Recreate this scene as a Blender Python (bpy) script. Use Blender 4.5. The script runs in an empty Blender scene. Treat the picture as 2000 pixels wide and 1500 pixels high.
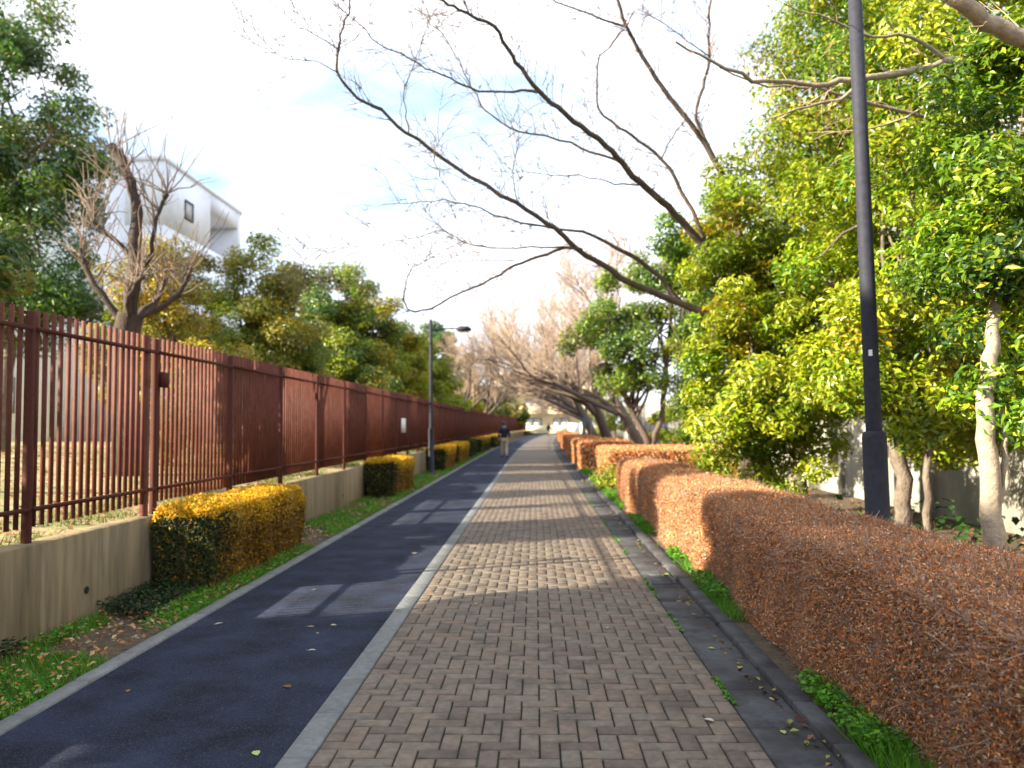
import bpy, math, random
import numpy as np
from mathutils import Vector, Matrix

S = bpy.context.scene
COL = S.collection
rad = math.radians

# ------------------------------------------------------------------ camera
cam = bpy.data.cameras.new('camera')
cam_o = bpy.data.objects.new('camera', cam); COL.objects.link(cam_o)
cam.sensor_width = 36.0
cam.lens = 36.0 * 1550 / 2000
cam.clip_end = 2000
cam_o.matrix_world = Matrix.Translation((0, 0, 1.62)) @ Matrix.Rotation(rad(1.66), 4, 'Z') @ Matrix.Rotation(rad(90 + 2.95), 4, 'X') @ Matrix.Rotation(rad(-0.5), 4, 'Z')
cam.dof.use_dof = True
cam.dof.focus_distance = 4.3
cam.dof.aperture_fstop = 1.9
S.camera = cam_o

# ------------------------------------------------------------------ light
SUN = Vector((1.0, 0.35, -0.507)).normalized()          # the way sunlight travels
EL = math.asin(-SUN.z)
w = bpy.data.worlds.new('World'); S.world = w; w.use_nodes = True
nt = w.node_tree; nt.nodes.clear()
out = nt.nodes.new('ShaderNodeOutputWorld'); bg = nt.nodes.new('ShaderNodeBackground')
sky = nt.nodes.new('ShaderNodeTexSky'); sky.sky_type = 'NISHITA'; sky.sun_disc = False
sky.sun_elevation = EL; sky.sun_rotation = math.atan2(-SUN.x, -SUN.y)
sky.air_density = 1.0; sky.dust_density = 0.6; sky.ozone_density = 1.5
tc = nt.nodes.new('ShaderNodeTexCoord')
mp = nt.nodes.new('ShaderNodeMapping'); mp.inputs['Scale'].default_value = (1.0, 1.0, 2.4); mp.inputs['Location'].default_value = (1.2, 0.4, 0.3)
nz = nt.nodes.new('ShaderNodeTexNoise'); nz.inputs['Scale'].default_value = 2.6; nz.inputs['Detail'].default_value = 7; nz.inputs['Roughness'].default_value = 0.58
rp = nt.nodes.new('ShaderNodeValToRGB'); rp.color_ramp.elements[0].position = 0.32; rp.color_ramp.elements[1].position = 0.54
mx = nt.nodes.new('ShaderNodeMix'); mx.data_type = 'RGBA'
mx.inputs[7].default_value = (7.4, 7.7, 8.2, 1)          # sunlit cloud, before the background strength
vl = nt.nodes.new('ShaderNodeMix'); vl.data_type = 'RGBA'; vl.inputs[0].default_value = 0.72
vl.inputs[7].default_value = (3.5, 5.4, 7.8, 1)          # bright thin veil over the blue
nt.links.new(sky.outputs[0], vl.inputs[6])
nt.links.new(tc.outputs['Generated'], mp.inputs['Vector']); nt.links.new(mp.outputs[0], nz.inputs['Vector'])
nt.links.new(nz.outputs['Fac'], rp.inputs[0]); nt.links.new(rp.outputs[0], mx.inputs[0])
nt.links.new(vl.outputs[2], mx.inputs[6]); nt.links.new(mx.outputs[2], bg.inputs[0]); nt.links.new(bg.outputs[0], out.inputs[0])
bg.inputs[1].default_value = 0.06
sl = bpy.data.lights.new('sun', 'SUN'); sl.energy = 5.0; sl.angle = rad(0.6); sl.color = (1.0, 0.91, 0.70)
so = bpy.data.objects.new('sun', sl); COL.objects.link(so)
so.rotation_euler = SUN.to_track_quat('-Z', 'Y').to_euler(); so.location = (-20, -10, 20)
S.view_settings.view_transform = 'Standard'; S.view_settings.look = 'None'
S.view_settings.exposure = 2.0; S.view_settings.gamma = 1.0
S.view_settings.use_curve_mapping = False
S.render.engine = 'CYCLES'
S.cycles.use_denoising = True
S.cycles.max_bounces = 6; S.cycles.diffuse_bounces = 3; S.cycles.glossy_bounces = 2
S.cycles.transmission_bounces = 3; S.cycles.transparent_max_bounces = 4
S.cycles.caustics_reflective = False; S.cycles.caustics_refractive = False
S.cycles.sample_clamp_indirect = 6.0

# ------------------------------------------------------------------ helpers
def lin(*c):
    return tuple((x / 255 / 12.92) if x / 255 <= 0.04045 else ((x / 255 + 0.055) / 1.055) ** 2.4 for x in c)

def bend(y):
    """the lane swings gently to the right far away"""
    return 3.5e-4 * np.maximum(0.0, np.asarray(y, float) - 35.0) ** 2

def tag(o, label=None, cat=None, group=None, kind=None):
    if label: o['label'] = label
    if cat: o['category'] = cat
    if group: o['group'] = group
    if kind: o['kind'] = kind
    return o

def empty(name, loc=(0, 0, 0), rz=0.0):
    o = bpy.data.objects.new(name, None); COL.objects.link(o)
    o.location = loc; o.rotation_euler = (0, 0, rz); o.empty_display_size = 0.2
    return o

def link(name, me, parent=None, loc=None):
    o = bpy.data.objects.new(name, me); COL.objects.link(o)
    if parent: o.parent = parent
    if loc is not None: o.location = loc
    return o

class MB:
    """collects shapes and links them as ONE mesh"""
    def __init__(s): s.V = []; s.F = {3: [], 4: []}; s.T = []; s.n = 0
    def add(s, v, f, tint=(1, 1, 1)):
        v = np.asarray(v, np.float32).reshape(-1, 3); f = np.asarray(f, np.int32)
        s.V.append(v); s.F[f.shape[1]].append(f + s.n)
        t = np.asarray(tint, np.float32)
        s.T.append(np.broadcast_to(t, (len(v), 3)) if t.ndim == 1 else t)
        s.n += len(v); return s
    def box(s, x0, x1, y0, y1, z0, z1, tint=(1, 1, 1)):
        v = [(x, y, z) for z in (z0, z1) for x, y in ((x0, y0), (x1, y0), (x1, y1), (x0, y1))]
        f = [(0, 3, 2, 1), (4, 5, 6, 7), (0, 1, 5, 4), (1, 2, 6, 5), (2, 3, 7, 6), (3, 0, 4, 7)]
        return s.add(v, f, tint)
    def bbox(s, x0, x1, y0, y1, z0, z1, b, tint=(1, 1, 1), bottom=False):
        """box with its upper edges and corners taken off"""
        v = [(x0, y0, z0), (x1, y0, z0), (x1, y1, z0), (x0, y1, z0), (x0, y0, z1 - b), (x1, y0, z1 - b), (x1, y1, z1 - b), (x0, y1, z1 - b),
             (x0 + b, y0 + b, z1), (x1 - b, y0 + b, z1), (x1 - b, y1 - b, z1), (x0 + b, y1 - b, z1)]
        f = [(0, 1, 5, 4), (1, 2, 6, 5), (2, 3, 7, 6), (3, 0, 4, 7), (4, 5, 9, 8), (5, 6, 10, 9), (6, 7, 11, 10), (7, 4, 8, 11), (8, 9, 10, 11)]
        if bottom: f.append((0, 3, 2, 1))
        return s.add(v, f, tint)
    def tube(s, pts, rr, sides=6, tint=(1, 1, 1), cap=True):
        P = np.asarray(pts, float); n = len(P); rr = np.broadcast_to(np.asarray(rr, float), (n,))
        T = np.gradient(P, axis=0); T /= np.linalg.norm(T, axis=1)[:, None] + 1e-9
        ref = np.array([0, 0, 1.0]) if abs(T[0, 2]) < 0.9 else np.array([1.0, 0, 0])
        U = np.cross(T, ref); U /= np.linalg.norm(U, axis=1)[:, None] + 1e-9
        for i in range(1, n):
            if np.dot(U[i], U[i - 1]) < 0: U[i] = -U[i]
        W = np.cross(T, U)
        a = np.arange(sides) * 2 * math.pi / sides
        R = P[:, None, :] + rr[:, None, None] * (np.cos(a)[None, :, None] * U[:, None, :] + np.sin(a)[None, :, None] * W[:, None, :])
        i = np.arange(n - 1)[:, None] * sides; j = np.arange(sides)[None, :]; k = (j + 1) % sides
        f = np.stack([i + j, i + k, i + sides + k, i + sides + j], -1).reshape(-1, 4)
        s.add(R.reshape(-1, 3), f, tint)
        if cap:
            b = s.n
            s.add(np.vstack([P[:1], R[0], P[-1:], R[-1]]),
                  [(0, 1 + (q + 1) % sides, 1 + q) for q in range(sides)] + [(sides + 1, sides + 2 + q, sides + 2 + (q + 1) % sides) for q in range(sides)], tint)
        return s
    def lathe(s, prof, sides=16, c=(0, 0, 0), tint=(1, 1, 1)):
        """profile of (radius, z) turned about a vertical axis"""
        P = np.array([(c[0] + r * math.cos(a), c[1] + r * math.sin(a), c[2] + z) for r, z in prof for a in np.arange(sides) * 2 * math.pi / sides])
        f = [(i * sides + j, i * sides + (j + 1) % sides, (i + 1) * sides + (j + 1) % sides, (i + 1) * sides + j) for i in range(len(prof) - 1) for j in range(sides)]
        return s.add(P, f, tint)
    def leaves(s, P, Nn, size, tint, rng, slim=0.42, fold=0.18):
        """small folded leaves: P positions, Nn facing directions"""
        n = len(P); P = np.asarray(P, np.float32)
        Nn = Nn / (np.linalg.norm(Nn, axis=1)[:, None] + 1e-9)
        d = rng.normal(size=(n, 3)); d[:, 2] -= 0.35
        d -= (d * Nn).sum(1)[:, None] * Nn; d /= np.linalg.norm(d, axis=1)[:, None] + 1e-9
        e = np.cross(Nn, d); L = (size * rng.uniform(0.65, 1.3, n))[:, None]; wd = L * slim
        a = P - d * L * 0.5; c = P + d * L * 0.5 - Nn * L * 0.10
        b = P + e * wd * 0.5 + Nn * L * fold * 0.5; g = P - e * wd * 0.5 + Nn * L * fold * 0.5
        v = np.stack([a, b, c, g], 1).reshape(-1, 3)
        i = np.arange(n)[:, None] * 4
        f = np.concatenate([i + np.array([[0, 1, 2]]), i + np.array([[0, 2, 3]])])
        return s.add(v, f, np.repeat(np.asarray(tint, np.float32), 4, axis=0))
    def mesh(s, name, mat, smooth=False):
        me = bpy.data.meshes.new(name)
        V = np.concatenate(s.V); T = np.concatenate(s.T)
        F4 = np.concatenate(s.F[4]) if s.F[4] else np.zeros((0, 4), np.int32)
        F3 = np.concatenate(s.F[3]) if s.F[3] else np.zeros((0, 3), np.int32)
        idx = np.concatenate([F4.ravel(), F3.ravel()]); np_ = len(F4) + len(F3)
        st = np.concatenate([np.arange(len(F4)) * 4, len(F4) * 4 + np.arange(len(F3)) * 3])
        me.vertices.add(len(V)); me.vertices.foreach_set('co', V.ravel())
        me.loops.add(len(idx)); me.loops.foreach_set('vertex_index', idx.astype(np.int32))
        me.polygons.add(np_); me.polygons.foreach_set('loop_start', st.astype(np.int32))
        if smooth: me.polygons.foreach_set('use_smooth', np.ones(np_, bool))
        at = me.color_attributes.new('tint', 'FLOAT_COLOR', 'POINT')
        at.data.foreach_set('color', np.concatenate([T, np.ones((len(T), 1), np.float32)], 1).astype(np.float32).ravel())
        me.update(calc_edges=True); me.validate()
        me.materials.append(mat)
        return me
    def build(s, name, mat, parent=None, loc=None, smooth=False):
        return link(name, s.mesh(name, mat, smooth), parent, loc)

# ------------------------------------------------------------------ materials
def mat(name, base=(0.5, 0.5, 0.5), rough=0.8, tint=True, var=0.25, scale=8.0, scale2=None, amt2=0.0, bump=0.0, bscale=60.0, stretch=(1, 1, 1), metal=0.0, spec=0.4, col2=None, thr=(0.5, 0.7), detail=5):
    """base x vertex tint, mottled by world-space noise; col2 = a second real colour (dirt, moss, stain) laid in patches"""
    m = bpy.data.materials.new(name); m.use_nodes = True; t = m.node_tree; N = t.nodes; Lk = t.links
    p = N['Principled BSDF']; p.inputs['Roughness'].default_value = rough; p.inputs['Metallic'].default_value = metal
    p.inputs['Specular IOR Level'].default_value = spec
    g = N.new('ShaderNodeNewGeometry'); mpp = N.new('ShaderNodeMapping'); mpp.inputs['Scale'].default_value = stretch
    Lk.new(g.outputs['Position'], mpp.inputs['Vector'])
    n1 = N.new('ShaderNodeTexNoise'); n1.inputs['Scale'].default_value = scale; n1.inputs['Detail'].default_value = detail; n1.inputs['Roughness'].default_value = 0.6
    Lk.new(mpp.outputs[0], n1.inputs['Vector'])
    mr = N.new('ShaderNodeMapRange'); mr.inputs[1].default_value = 0.3; mr.inputs[2].default_value = 0.7; mr.inputs[3].default_value = 1 - var; mr.inputs[4].default_value = 1 + var
    Lk.new(n1.outputs['Fac'], mr.inputs[0])
    c = N.new('ShaderNodeMix'); c.data_type = 'RGBA'; c.blend_type = 'MULTIPLY'; c.inputs[0].default_value = 1.0
    c.inputs[6].default_value = (*base, 1); Lk.new(mr.outputs[0], c.inputs[7]); last = c.outputs[2]
    if tint:
        a = N.new('ShaderNodeAttribute'); a.attribute_name = 'tint'
        c2 = N.new('ShaderNodeMix'); c2.data_type = 'RGBA'; c2.blend_type = 'MULTIPLY'; c2.inputs[0].default_value = 1.0
        Lk.new(last, c2.inputs[6]); Lk.new(a.outputs['Color'], c2.inputs[7]); last = c2.outputs[2]
    if col2:
        n2 = N.new('ShaderNodeTexNoise'); n2.inputs['Scale'].default_value = scale2 or 1.5; n2.inputs['Detail'].default_value = 6; n2.inputs['Roughness'].default_value = 0.65
        Lk.new(mpp.outputs[0], n2.inputs['Vector'])
        r2 = N.new('ShaderNodeMapRange'); r2.inputs[1].default_value = thr[0]; r2.inputs[2].default_value = thr[1]; r2.inputs[3].default_value = 0; r2.inputs[4].default_value = amt2
        Lk.new(n2.outputs['Fac'], r2.inputs[0])
        c3 = N.new('ShaderNodeMix'); c3.data_type = 'RGBA'; Lk.new(r2.outputs[0], c3.inputs[0]); Lk.new(last, c3.inputs[6]); c3.inputs[7].default_value = (*col2, 1); last = c3.outputs[2]
    Lk.new(last, p.inputs['Base Color'])
    if bump:
        n3 = N.new('ShaderNodeTexNoise'); n3.inputs['Scale'].default_value = bscale; n3.inputs['Detail'].default_value = 4
        Lk.new(mpp.outputs[0], n3.inputs['Vector'])
        b = N.new('ShaderNodeBump'); b.inputs['Strength'].default_value = bump; b.inputs['Distance'].default_value = 0.02
        Lk.new(n3.outputs['Fac'], b.inputs['Height']); Lk.new(b.outputs[0], p.inputs['Normal'])
    return m

def leaf_mat(name, rough=0.4, trans=0.3, spec=0.5):
    m = bpy.data.materials.new(name); m.use_nodes = True; t = m.node_tree; N = t.nodes; Lk = t.links
    p = N['Principled BSDF']; p.inputs['Roughness'].default_value = rough; p.inputs['Specular IOR Level'].default_value = spec
    a = N.new('ShaderNodeAttribute'); a.attribute_name = 'tint'
    Lk.new(a.outputs['Color'], p.inputs['Base Color'])
    tr = N.new('ShaderNodeBsdfTranslucent'); Lk.new(a.outputs['Color'], tr.inputs['Color'])
    mixs = N.new('ShaderNodeMixShader'); mixs.inputs[0].default_value = trans
    Lk.new(p.outputs[0], mixs.inputs[1]); Lk.new(tr.outputs[0], mixs.inputs[2]); Lk.new(mixs.outputs[0], N['Material Output'].inputs['Surface'])
    return m

M = {}
M['asphalt'] = mat('asphalt', (0.021, 0.028, 0.055), 0.92, tint=False, var=0.6, scale=2.2, bump=1.0, bscale=150, col2=(0.105, 0.098, 0.088), scale2=120, amt2=0.75, thr=(0.52, 0.66), detail=6, spec=0.15)
M['brick'] = mat('paving_brick', (0.165, 0.128, 0.098), 0.85, var=0.22, scale=22, bump=0.5, bscale=130, col2=(0.052, 0.044, 0.038), scale2=3.1, amt2=0.7, thr=(0.50, 0.72))
M['brick_far'] = mat('far_paving', (0.148, 0.118, 0.092), 0.85, tint=False, var=0.25, scale=7, bump=0.2, bscale=40, col2=(0.10, 0.08, 0.07), scale2=0.8, amt2=0.4)
M['sand'] = mat('joint_sand', (0.028, 0.024, 0.018), 0.95, tint=False, var=0.3, scale=30, col2=(0.035, 0.06, 0.015), scale2=1.7, amt2=0.6, thr=(0.55, 0.7))
M['kerb'] = mat('kerb_concrete', (0.150, 0.152, 0.150), 0.85, var=0.22, scale=25, bump=0.3, bscale=140, col2=(0.10, 0.095, 0.085), scale2=3.5, amt2=0.5)
M['gutter'] = mat('gutter_concrete', (0.055, 0.055, 0.060), 0.8, var=0.25, scale=20, bump=0.3, bscale=120, col2=(0.018, 0.015, 0.015), scale2=2.6, amt2=0.9, thr=(0.42, 0.6))
M['soil'] = mat('soil', (0.085, 0.060, 0.038), 0.95, tint=False, var=0.45, scale=18, bump=0.8, bscale=40, col2=(0.16, 0.10, 0.05), scale2=5, amt2=0.7)
M['yard'] = mat('yard_ground', (0.30, 0.215, 0.11), 0.95, tint=False, var=0.35, scale=9, bump=0.5, bscale=30, col2=(0.13, 0.15, 0.04), scale2=1.1, amt2=0.8, thr=(0.45, 0.6))
M['ground'] = mat('far_ground', (0.10, 0.085, 0.05), 0.95, tint=False, var=0.3, scale=3)
M['wall'] = mat('board_marked_concrete', (0.205, 0.150, 0.080), 0.88, var=0.34, scale=11, stretch=(1, 1, 0.09), bump=0.6, bscale=60, col2=(0.085, 0.070, 0.045), scale2=4.5, amt2=0.75, thr=(0.50, 0.66))
M['fence'] = mat('brown_paint', (0.112, 0.033, 0.021), 0.7, var=0.3, scale=6, spec=0.2)
M['fence_post'] = mat('post_paint', (0.070, 0.020, 0.014), 0.75, var=0.15, scale=30, spec=0.12)
M['pole'] = mat('dark_pole_paint', (0.026, 0.026, 0.038), 0.7, tint=True, var=0.25, scale=20, spec=0.22)
M['lamp_glass'] = mat('lamp_lens', (0.42, 0.40, 0.36), 0.25, tint=False, var=0.05, spec=0.5)
M['white'] = mat('white_plate', (0.72, 0.72, 0.70), 0.5, tint=True, var=0.06, scale=10)
M['bwall'] = mat('school_wall', (0.78, 0.80, 0.86), 0.7, var=0.06, scale=2, col2=(0.5, 0.5, 0.52), scale2=0.6, amt2=0.4)
M['glass'] = mat('window_glass', (0.42, 0.41, 0.42), 0.35, tint=False, var=0.1, spec=0.8)
M['cream'] = mat('cream_render', (0.66, 0.56, 0.38), 0.8, var=0.08, scale=2)
M['rwall'] = mat('precast_wall', (0.36, 0.335, 0.285), 0.85, var=0.16, scale=5, stretch=(1, 1, 0.4), bump=0.2, bscale=40, col2=(0.25, 0.23, 0.19), scale2=1.5, amt2=0.6)
M['bark'] = mat('grey_bark', (0.135, 0.098, 0.075), 0.9, var=0.4, scale=20, stretch=(1, 1, 0.5), bump=0.8, bscale=45, col2=(0.24, 0.20, 0.16), scale2=6, amt2=0.6)
M['cherry'] = mat('cherry_bark', (0.100, 0.070, 0.055), 0.8, var=0.4, scale=18, bump=0.7, bscale=50, col2=(0.105, 0.075, 0.058), scale2=5, amt2=0.6)
M['dark_bark'] = mat('dark_bark', (0.052, 0.034, 0.027), 0.9, var=0.45, scale=14, stretch=(1, 1, 0.4), bump=1.0, bscale=40, col2=(0.10, 0.075, 0.058), scale2=5, amt2=0.5)
M['palebark'] = mat('pale_bark', (0.30, 0.235, 0.17), 0.85, var=0.28, scale=16, bump=0.5, bscale=40, col2=(0.16, 0.12, 0.09), scale2=5, amt2=0.6, thr=(0.55, 0.7))
M['twig'] = mat('dry_twigs', (0.37, 0.265, 0.190), 0.85, var=0.3, scale=6)
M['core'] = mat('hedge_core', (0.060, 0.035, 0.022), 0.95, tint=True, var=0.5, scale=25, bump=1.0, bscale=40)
M['leaf'] = leaf_mat('glossy_leaf', 0.34, 0.45, 0.55)
M['matte_leaf'] = leaf_mat('matte_leaf', 0.6, 0.3, 0.3)
M['dry_leaf'] = leaf_mat('dry_leaf', 0.75, 0.2, 0.2)
M['grass'] = leaf_mat('grass_blade', 0.55, 0.35, 0.3)
M['skin'] = mat('skin', (0.45, 0.28, 0.20), 0.55, tint=False, var=0.06)
M['hair'] = mat('black_hair', (0.012, 0.010, 0.010), 0.5, tint=False, var=0.2, scale=60)
M['navy'] = mat('navy_cloth', (0.014, 0.017, 0.036), 0.85, tint=False, var=0.25, scale=20)
M['beige'] = mat('beige_cloth', (0.46, 0.37, 0.25), 0.85, tint=False, var=0.12, scale=15)
M['grey_cloth'] = mat('grey_cloth', (0.16, 0.16, 0.18), 0.85, tint=False, var=0.12, scale=15)
M['black'] = mat('black_cloth', (0.014, 0.014, 0.017), 0.8, tint=False, var=0.25, scale=20)
M['bluepost'] = mat('blue_grey_paint', (0.05, 0.075, 0.11), 0.5, tint=False, var=0.1)
M['steel'] = mat('grate_steel', (0.075, 0.078, 0.082), 0.75, tint=False, var=0.3, scale=40, metal=0.0, spec=0.2)

# ------------------------------------------------------------------ setting: ground, path, kerbs
def strip(mb, x0, x1, ys, z, tint=(1, 1, 1), bent=True):
    ys = np.asarray(ys, float); b = bend(ys) if bent else 0 * ys
    v = np.stack([np.stack([b + x0, ys, 0 * ys + z], 1), np.stack([b + x1, ys, 0 * ys + z], 1)], 1).reshape(-1, 3)
    i = np.arange(len(ys) - 1)[:, None] * 2
    return mb.add(v, i + np.array([[0, 1, 3, 2]]), tint)

YS = np.concatenate([np.arange(-6, 36, 2.0), np.arange(36, 146, 3.0)])
g = MB(); g.add([(-500, -500, -0.06), (500, -500, -0.06), (500, 900, -0.06), (-500, 900, -0.06)], [(0, 1, 2, 3)])
tag(g.build('ground', M['ground']), kind='structure')
g = MB(); strip(g, 1.60, 60, YS, -0.004); tag(g.build('right_planting_soil', M['soil']), kind='structure')
g = MB(); strip(g, -3.90, -2.90, YS, 0.0); tag(g.build('verge_soil', M['soil']), kind='structure')
g = MB(); strip(g, -2.86, -1.20, YS, 0.004); tag(g.build('asphalt_path', M['asphalt']), kind='structure')

rng = np.random.default_rng(7)
# brick pavement: herringbone of 200 x 100 bricks, 22 columns
PIT = 0.1005; BX0 = -1.10
pav = MB(); strip(pav, -1.12, 1.13, YS, -0.002)
pav = tag(pav.build('brick_pavement', M['sand']), kind='structure')
TONES = [(1, 1, 1), (1.07, 1.04, 1.02), (0.94, 0.94, 0.96), (1.06, 0.97, 0.93), (0.88, 0.82, 0.82), (1.10, 1.07, 1.03), (0.97, 0.99, 1.01), (1.0, 0.93, 0.90), (0.74, 0.70, 0.71), (1.02, 1.01, 0.99)]
def brick_list(y0, y1):
    res = []
    for j in range(int(y0 / PIT), int(y1 / PIT)):
        for i in range(-1, 22):
            t = (i + j) % 4
            if t == 0:
                a, b = max(i, 0), min(i + 2, 22)
                if b > a: res.append((a, b, j, j + 1))
            elif t == 2 and i >= 0: res.append((i, i + 1, j, j + 2))
    return res
allb = brick_list(0.6, 34.0)
allb.sort(key=lambda q: abs(q[2] * PIT - 3.4) if q[2] * PIT < 3.4 else q[2] * PIT - 3.4)
near_b = [q for q in allb if q[2] * PIT >= 3.45][:300]; nb = set(near_b)
GAP = 0.0048; meshes = {}
def brick_mesh(w_, l_, t):
    k = (w_, l_, t)
    if k not in meshes:
        mb = MB(); mb.bbox(-w_ * PIT / 2 + GAP, w_ * PIT / 2 - GAP, -l_ * PIT / 2 + GAP, l_ * PIT / 2 - GAP, -0.03, 0.0, 0.005, TONES[t])
        meshes[k] = mb.mesh('brick', M['brick'])
    return meshes[k]
for a, b, c, d in near_b:
    o = link('brick', brick_mesh(b - a, d - c, int(rng.integers(10))), pav)
    o.location = (BX0 + (a + b) / 2 * PIT, (c + d) / 2 * PIT, 0.0125 + rng.uniform(-0.0022, 0.0022))
    o.rotation_euler = (rng.normal(0, 0.010), rng.normal(0, 0.010), rng.normal(0, 0.009))
mb = MB()
for q in allb:
    if q in nb: continue
    a, b, c, d = q; z = 0.0125 + rng.uniform(-0.0022, 0.0022); k = rng.normal(0, 0.0006, 2)
    mb.bbox(BX0 + a * PIT + GAP + k[0], BX0 + b * PIT - GAP + k[0], c * PIT + GAP + k[1], d * PIT - GAP + k[1], -0.01, z, 0.004, TONES[int(rng.integers(10))])
tag(mb.build('brick_field', M['brick'], pav), kind='stuff')
mb = MB(); strip(mb, -1.10, 1.11, np.arange(34, 146, 3.0), 0.0125); tag(mb.build('far_paving', M['brick_far'], pav), kind='stuff')

def stone_row(name, part, x0, x1, top, depth, length, y0, y1, material, bev=0.006, kmax=120):
    root = MB(); strip(root, x0 + 0.006, x1 - 0.006, YS, top - 0.022); root = tag(root.build(name, M['sand']), kind='structure')
    ms = []
    for t in range(5):
        q = 0.9 + 0.06 * t
        m_ = MB(); m_.bbox(x0, x1, -length / 2 + 0.003, length / 2 - 0.003, -depth, 0, bev, (q, q, q)); ms.append(m_.mesh(part, material))
    n = int((y1 - y0) / length)
    for k in range(n):
        y = y0 + (k + 0.5) * length
        if k < kmax:
            o = link(part, ms[int(rng.integers(5))], root); o.location = (float(bend(y)), y, top + rng.uniform(-0.002, 0.002)); o.rotation_euler.z = rng.normal(0, 0.0012)
    mb = MB(); strip(mb, x0, x1, np.arange(y0 + min(n, kmax) * length, 146, 3.0), top); tag(mb.build('far_' + part, material, root), kind='stuff')
    return root
stone_row('border_kerb', 'kerb_stone', -1.25, -1.105, 0.017, 0.10, 0.6, 0.31, 62, M['kerb'])
stone_row('left_kerb', 'kerb_stone', -2.96, -2.84, 0.025, 0.12, 0.6, 0.25, 62, M['kerb'], 0.012)
stone_row('right_kerb', 'kerb_stone', 1.440, 1.560, 0.045, 0.12, 0.6, 0.43, 62, M['gutter'], 0.008)
gut = stone_row('gutter', 'gutter_slab', 1.118, 1.430, 0.009, 0.08, 0.6, 0.12, 62, M['gutter'])
# drain grating let into the gutter
mb = MB()
for x0, x1, y0, y1 in ((1.16, 1.41, 8.10, 8.125), (1.16, 1.41, 8.575, 8.60), (1.16, 1.18, 8.125, 8.575), (1.39, 1.41, 8.125, 8.575)): mb.box(x0, x1, y0, y1, 0.004, 0.019)
gr = mb.build('drain_grate', M['steel']); tag(gr, 'grey metal drain grating set in the gutter by the brown hedge', 'grating')
for k in range(11):
    mb = MB(); y = 8.145 + k * 0.041; mb.box(1.18, 1.39, y, y + 0.016, 0.004, 0.0175); mb.build('bar', M['steel'], gr)
mb = MB(); mb.add([(1.16, 8.1, 0.0125), (1.41, 8.1, 0.0125), (1.41, 8.6, 0.0125), (1.16, 8.6, 0.0125)], [(0, 1, 2, 3)], (0.2, 0.2, 0.2)); mb.build('pit', M['black'], gr)

# raised school yard behind the wall
xs = np.array([-4.02, -4.6, -6, -8, -11, -15, -20, -30, -60]); ys = np.concatenate([np.arange(-10, 60, 2.0), np.arange(60, 150, 6.0)])
X, Y = np.meshgrid(xs, ys); Z = 0.725 + 0.035 * np.clip(-X - 4, 0, 14) + 0.03 * np.sin(X * 1.3) * np.sin(Y * 0.7) * (X < -4.5)
X = X + bend(Y)
n0, n1 = X.shape; i = (np.arange(n0 - 1)[:, None] * n1 + np.arange(n1 - 1)[None, :]).ravel()[:, None]
mb = MB(); mb.add(np.stack([X, Y, Z], -1).reshape(-1, 3), i + np.array([[0, n1, n1 + 1, 1]]))
tag(mb.build('yard_ground', M['yard'], smooth=True), kind='structure')
def yard_z(x): return 0.725 + 0.035 * min(max(-x - 4, 0), 14)

# ------------------------------------------------------------------ retaining wall and fence
WX = -3.83
wall = tag(empty('retaining_wall', (0, 0, 0)), 'low board-marked concrete retaining wall below the brown railings', 'wall')
for k in range(-2, 38):
    y0 = 0.09 + 3.0 * k; b = float(bend(y0 + 1.5))
    mb = MB(); q = 0.94 + 0.12 * rng.random()
    # front face lightly faceted, edges chamfered
    mb.bbox(WX - 0.19 + b, WX + b + rng.uniform(-0.004, 0.004), y0 + 0.006, y0 + 2.994, -0.05, 0.74 + rng.uniform(-0.003, 0.003), 0.012, (q, q, q))
    mb.build('wall_panel', M['wall'], wall)
mb = MB(); strip(mb, WX - 0.17, WX - 0.03, YS, 0.70); mb.build('joint_filler', M['core'], wall)
for k in range(16):
    y = 6.72 + 3.0 * k; b = float(bend(y)); a = np.arange(13) * 2 * math.pi / 12
    mb = MB(); c = np.cos(a) * 0.030; s_ = np.sin(a) * 0.030
    mb.tube([(WX - 0.06 + b, y, 0.25), (WX + b + 0.006, y, 0.25)], [0.030, 0.030], 12, (0.15, 0.15, 0.15), cap=True)
    mb.build('weep_hole', M['black'], wall)

FX = -3.93
fence = tag(empty('railing_fence', (FX, 0, 0.74)), 'tall brown metal railing fence standing on the concrete wall', 'fence')
mb = MB(); mb.box(-0.017, 0.017, -0.008, 0.008, 0.86, 2.56); pk = mb.mesh('picket', M['fence'])
PS = 0.1065
allp = []
y = -1.0
posts = [6.05 + 2.03 * k for k in range(-4, 57)]
while y < 120:
    if min(abs(y - p) for p in posts) > 0.055: allp.append(y)
    y += PS
vis = [y for y in allp if y > 5.2][:300]; vs = set(vis)
for y in vis:
    o = link('picket', pk, fence); o.location = (float(bend(y)), y, -0.74); o.rotation_euler = (rng.normal(0, 0.0012), 0, rng.normal(0, 0.008))
mb = MB()
for y in allp:
    if y in vs: continue
    b = float(bend(y)); mb.box(b - 0.017, b + 0.017, y - 0.008, y + 0.008, 0.12, 1.82)
tag(mb.build('picket_row', M['fence'], fence), kind='stuff')
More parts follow.
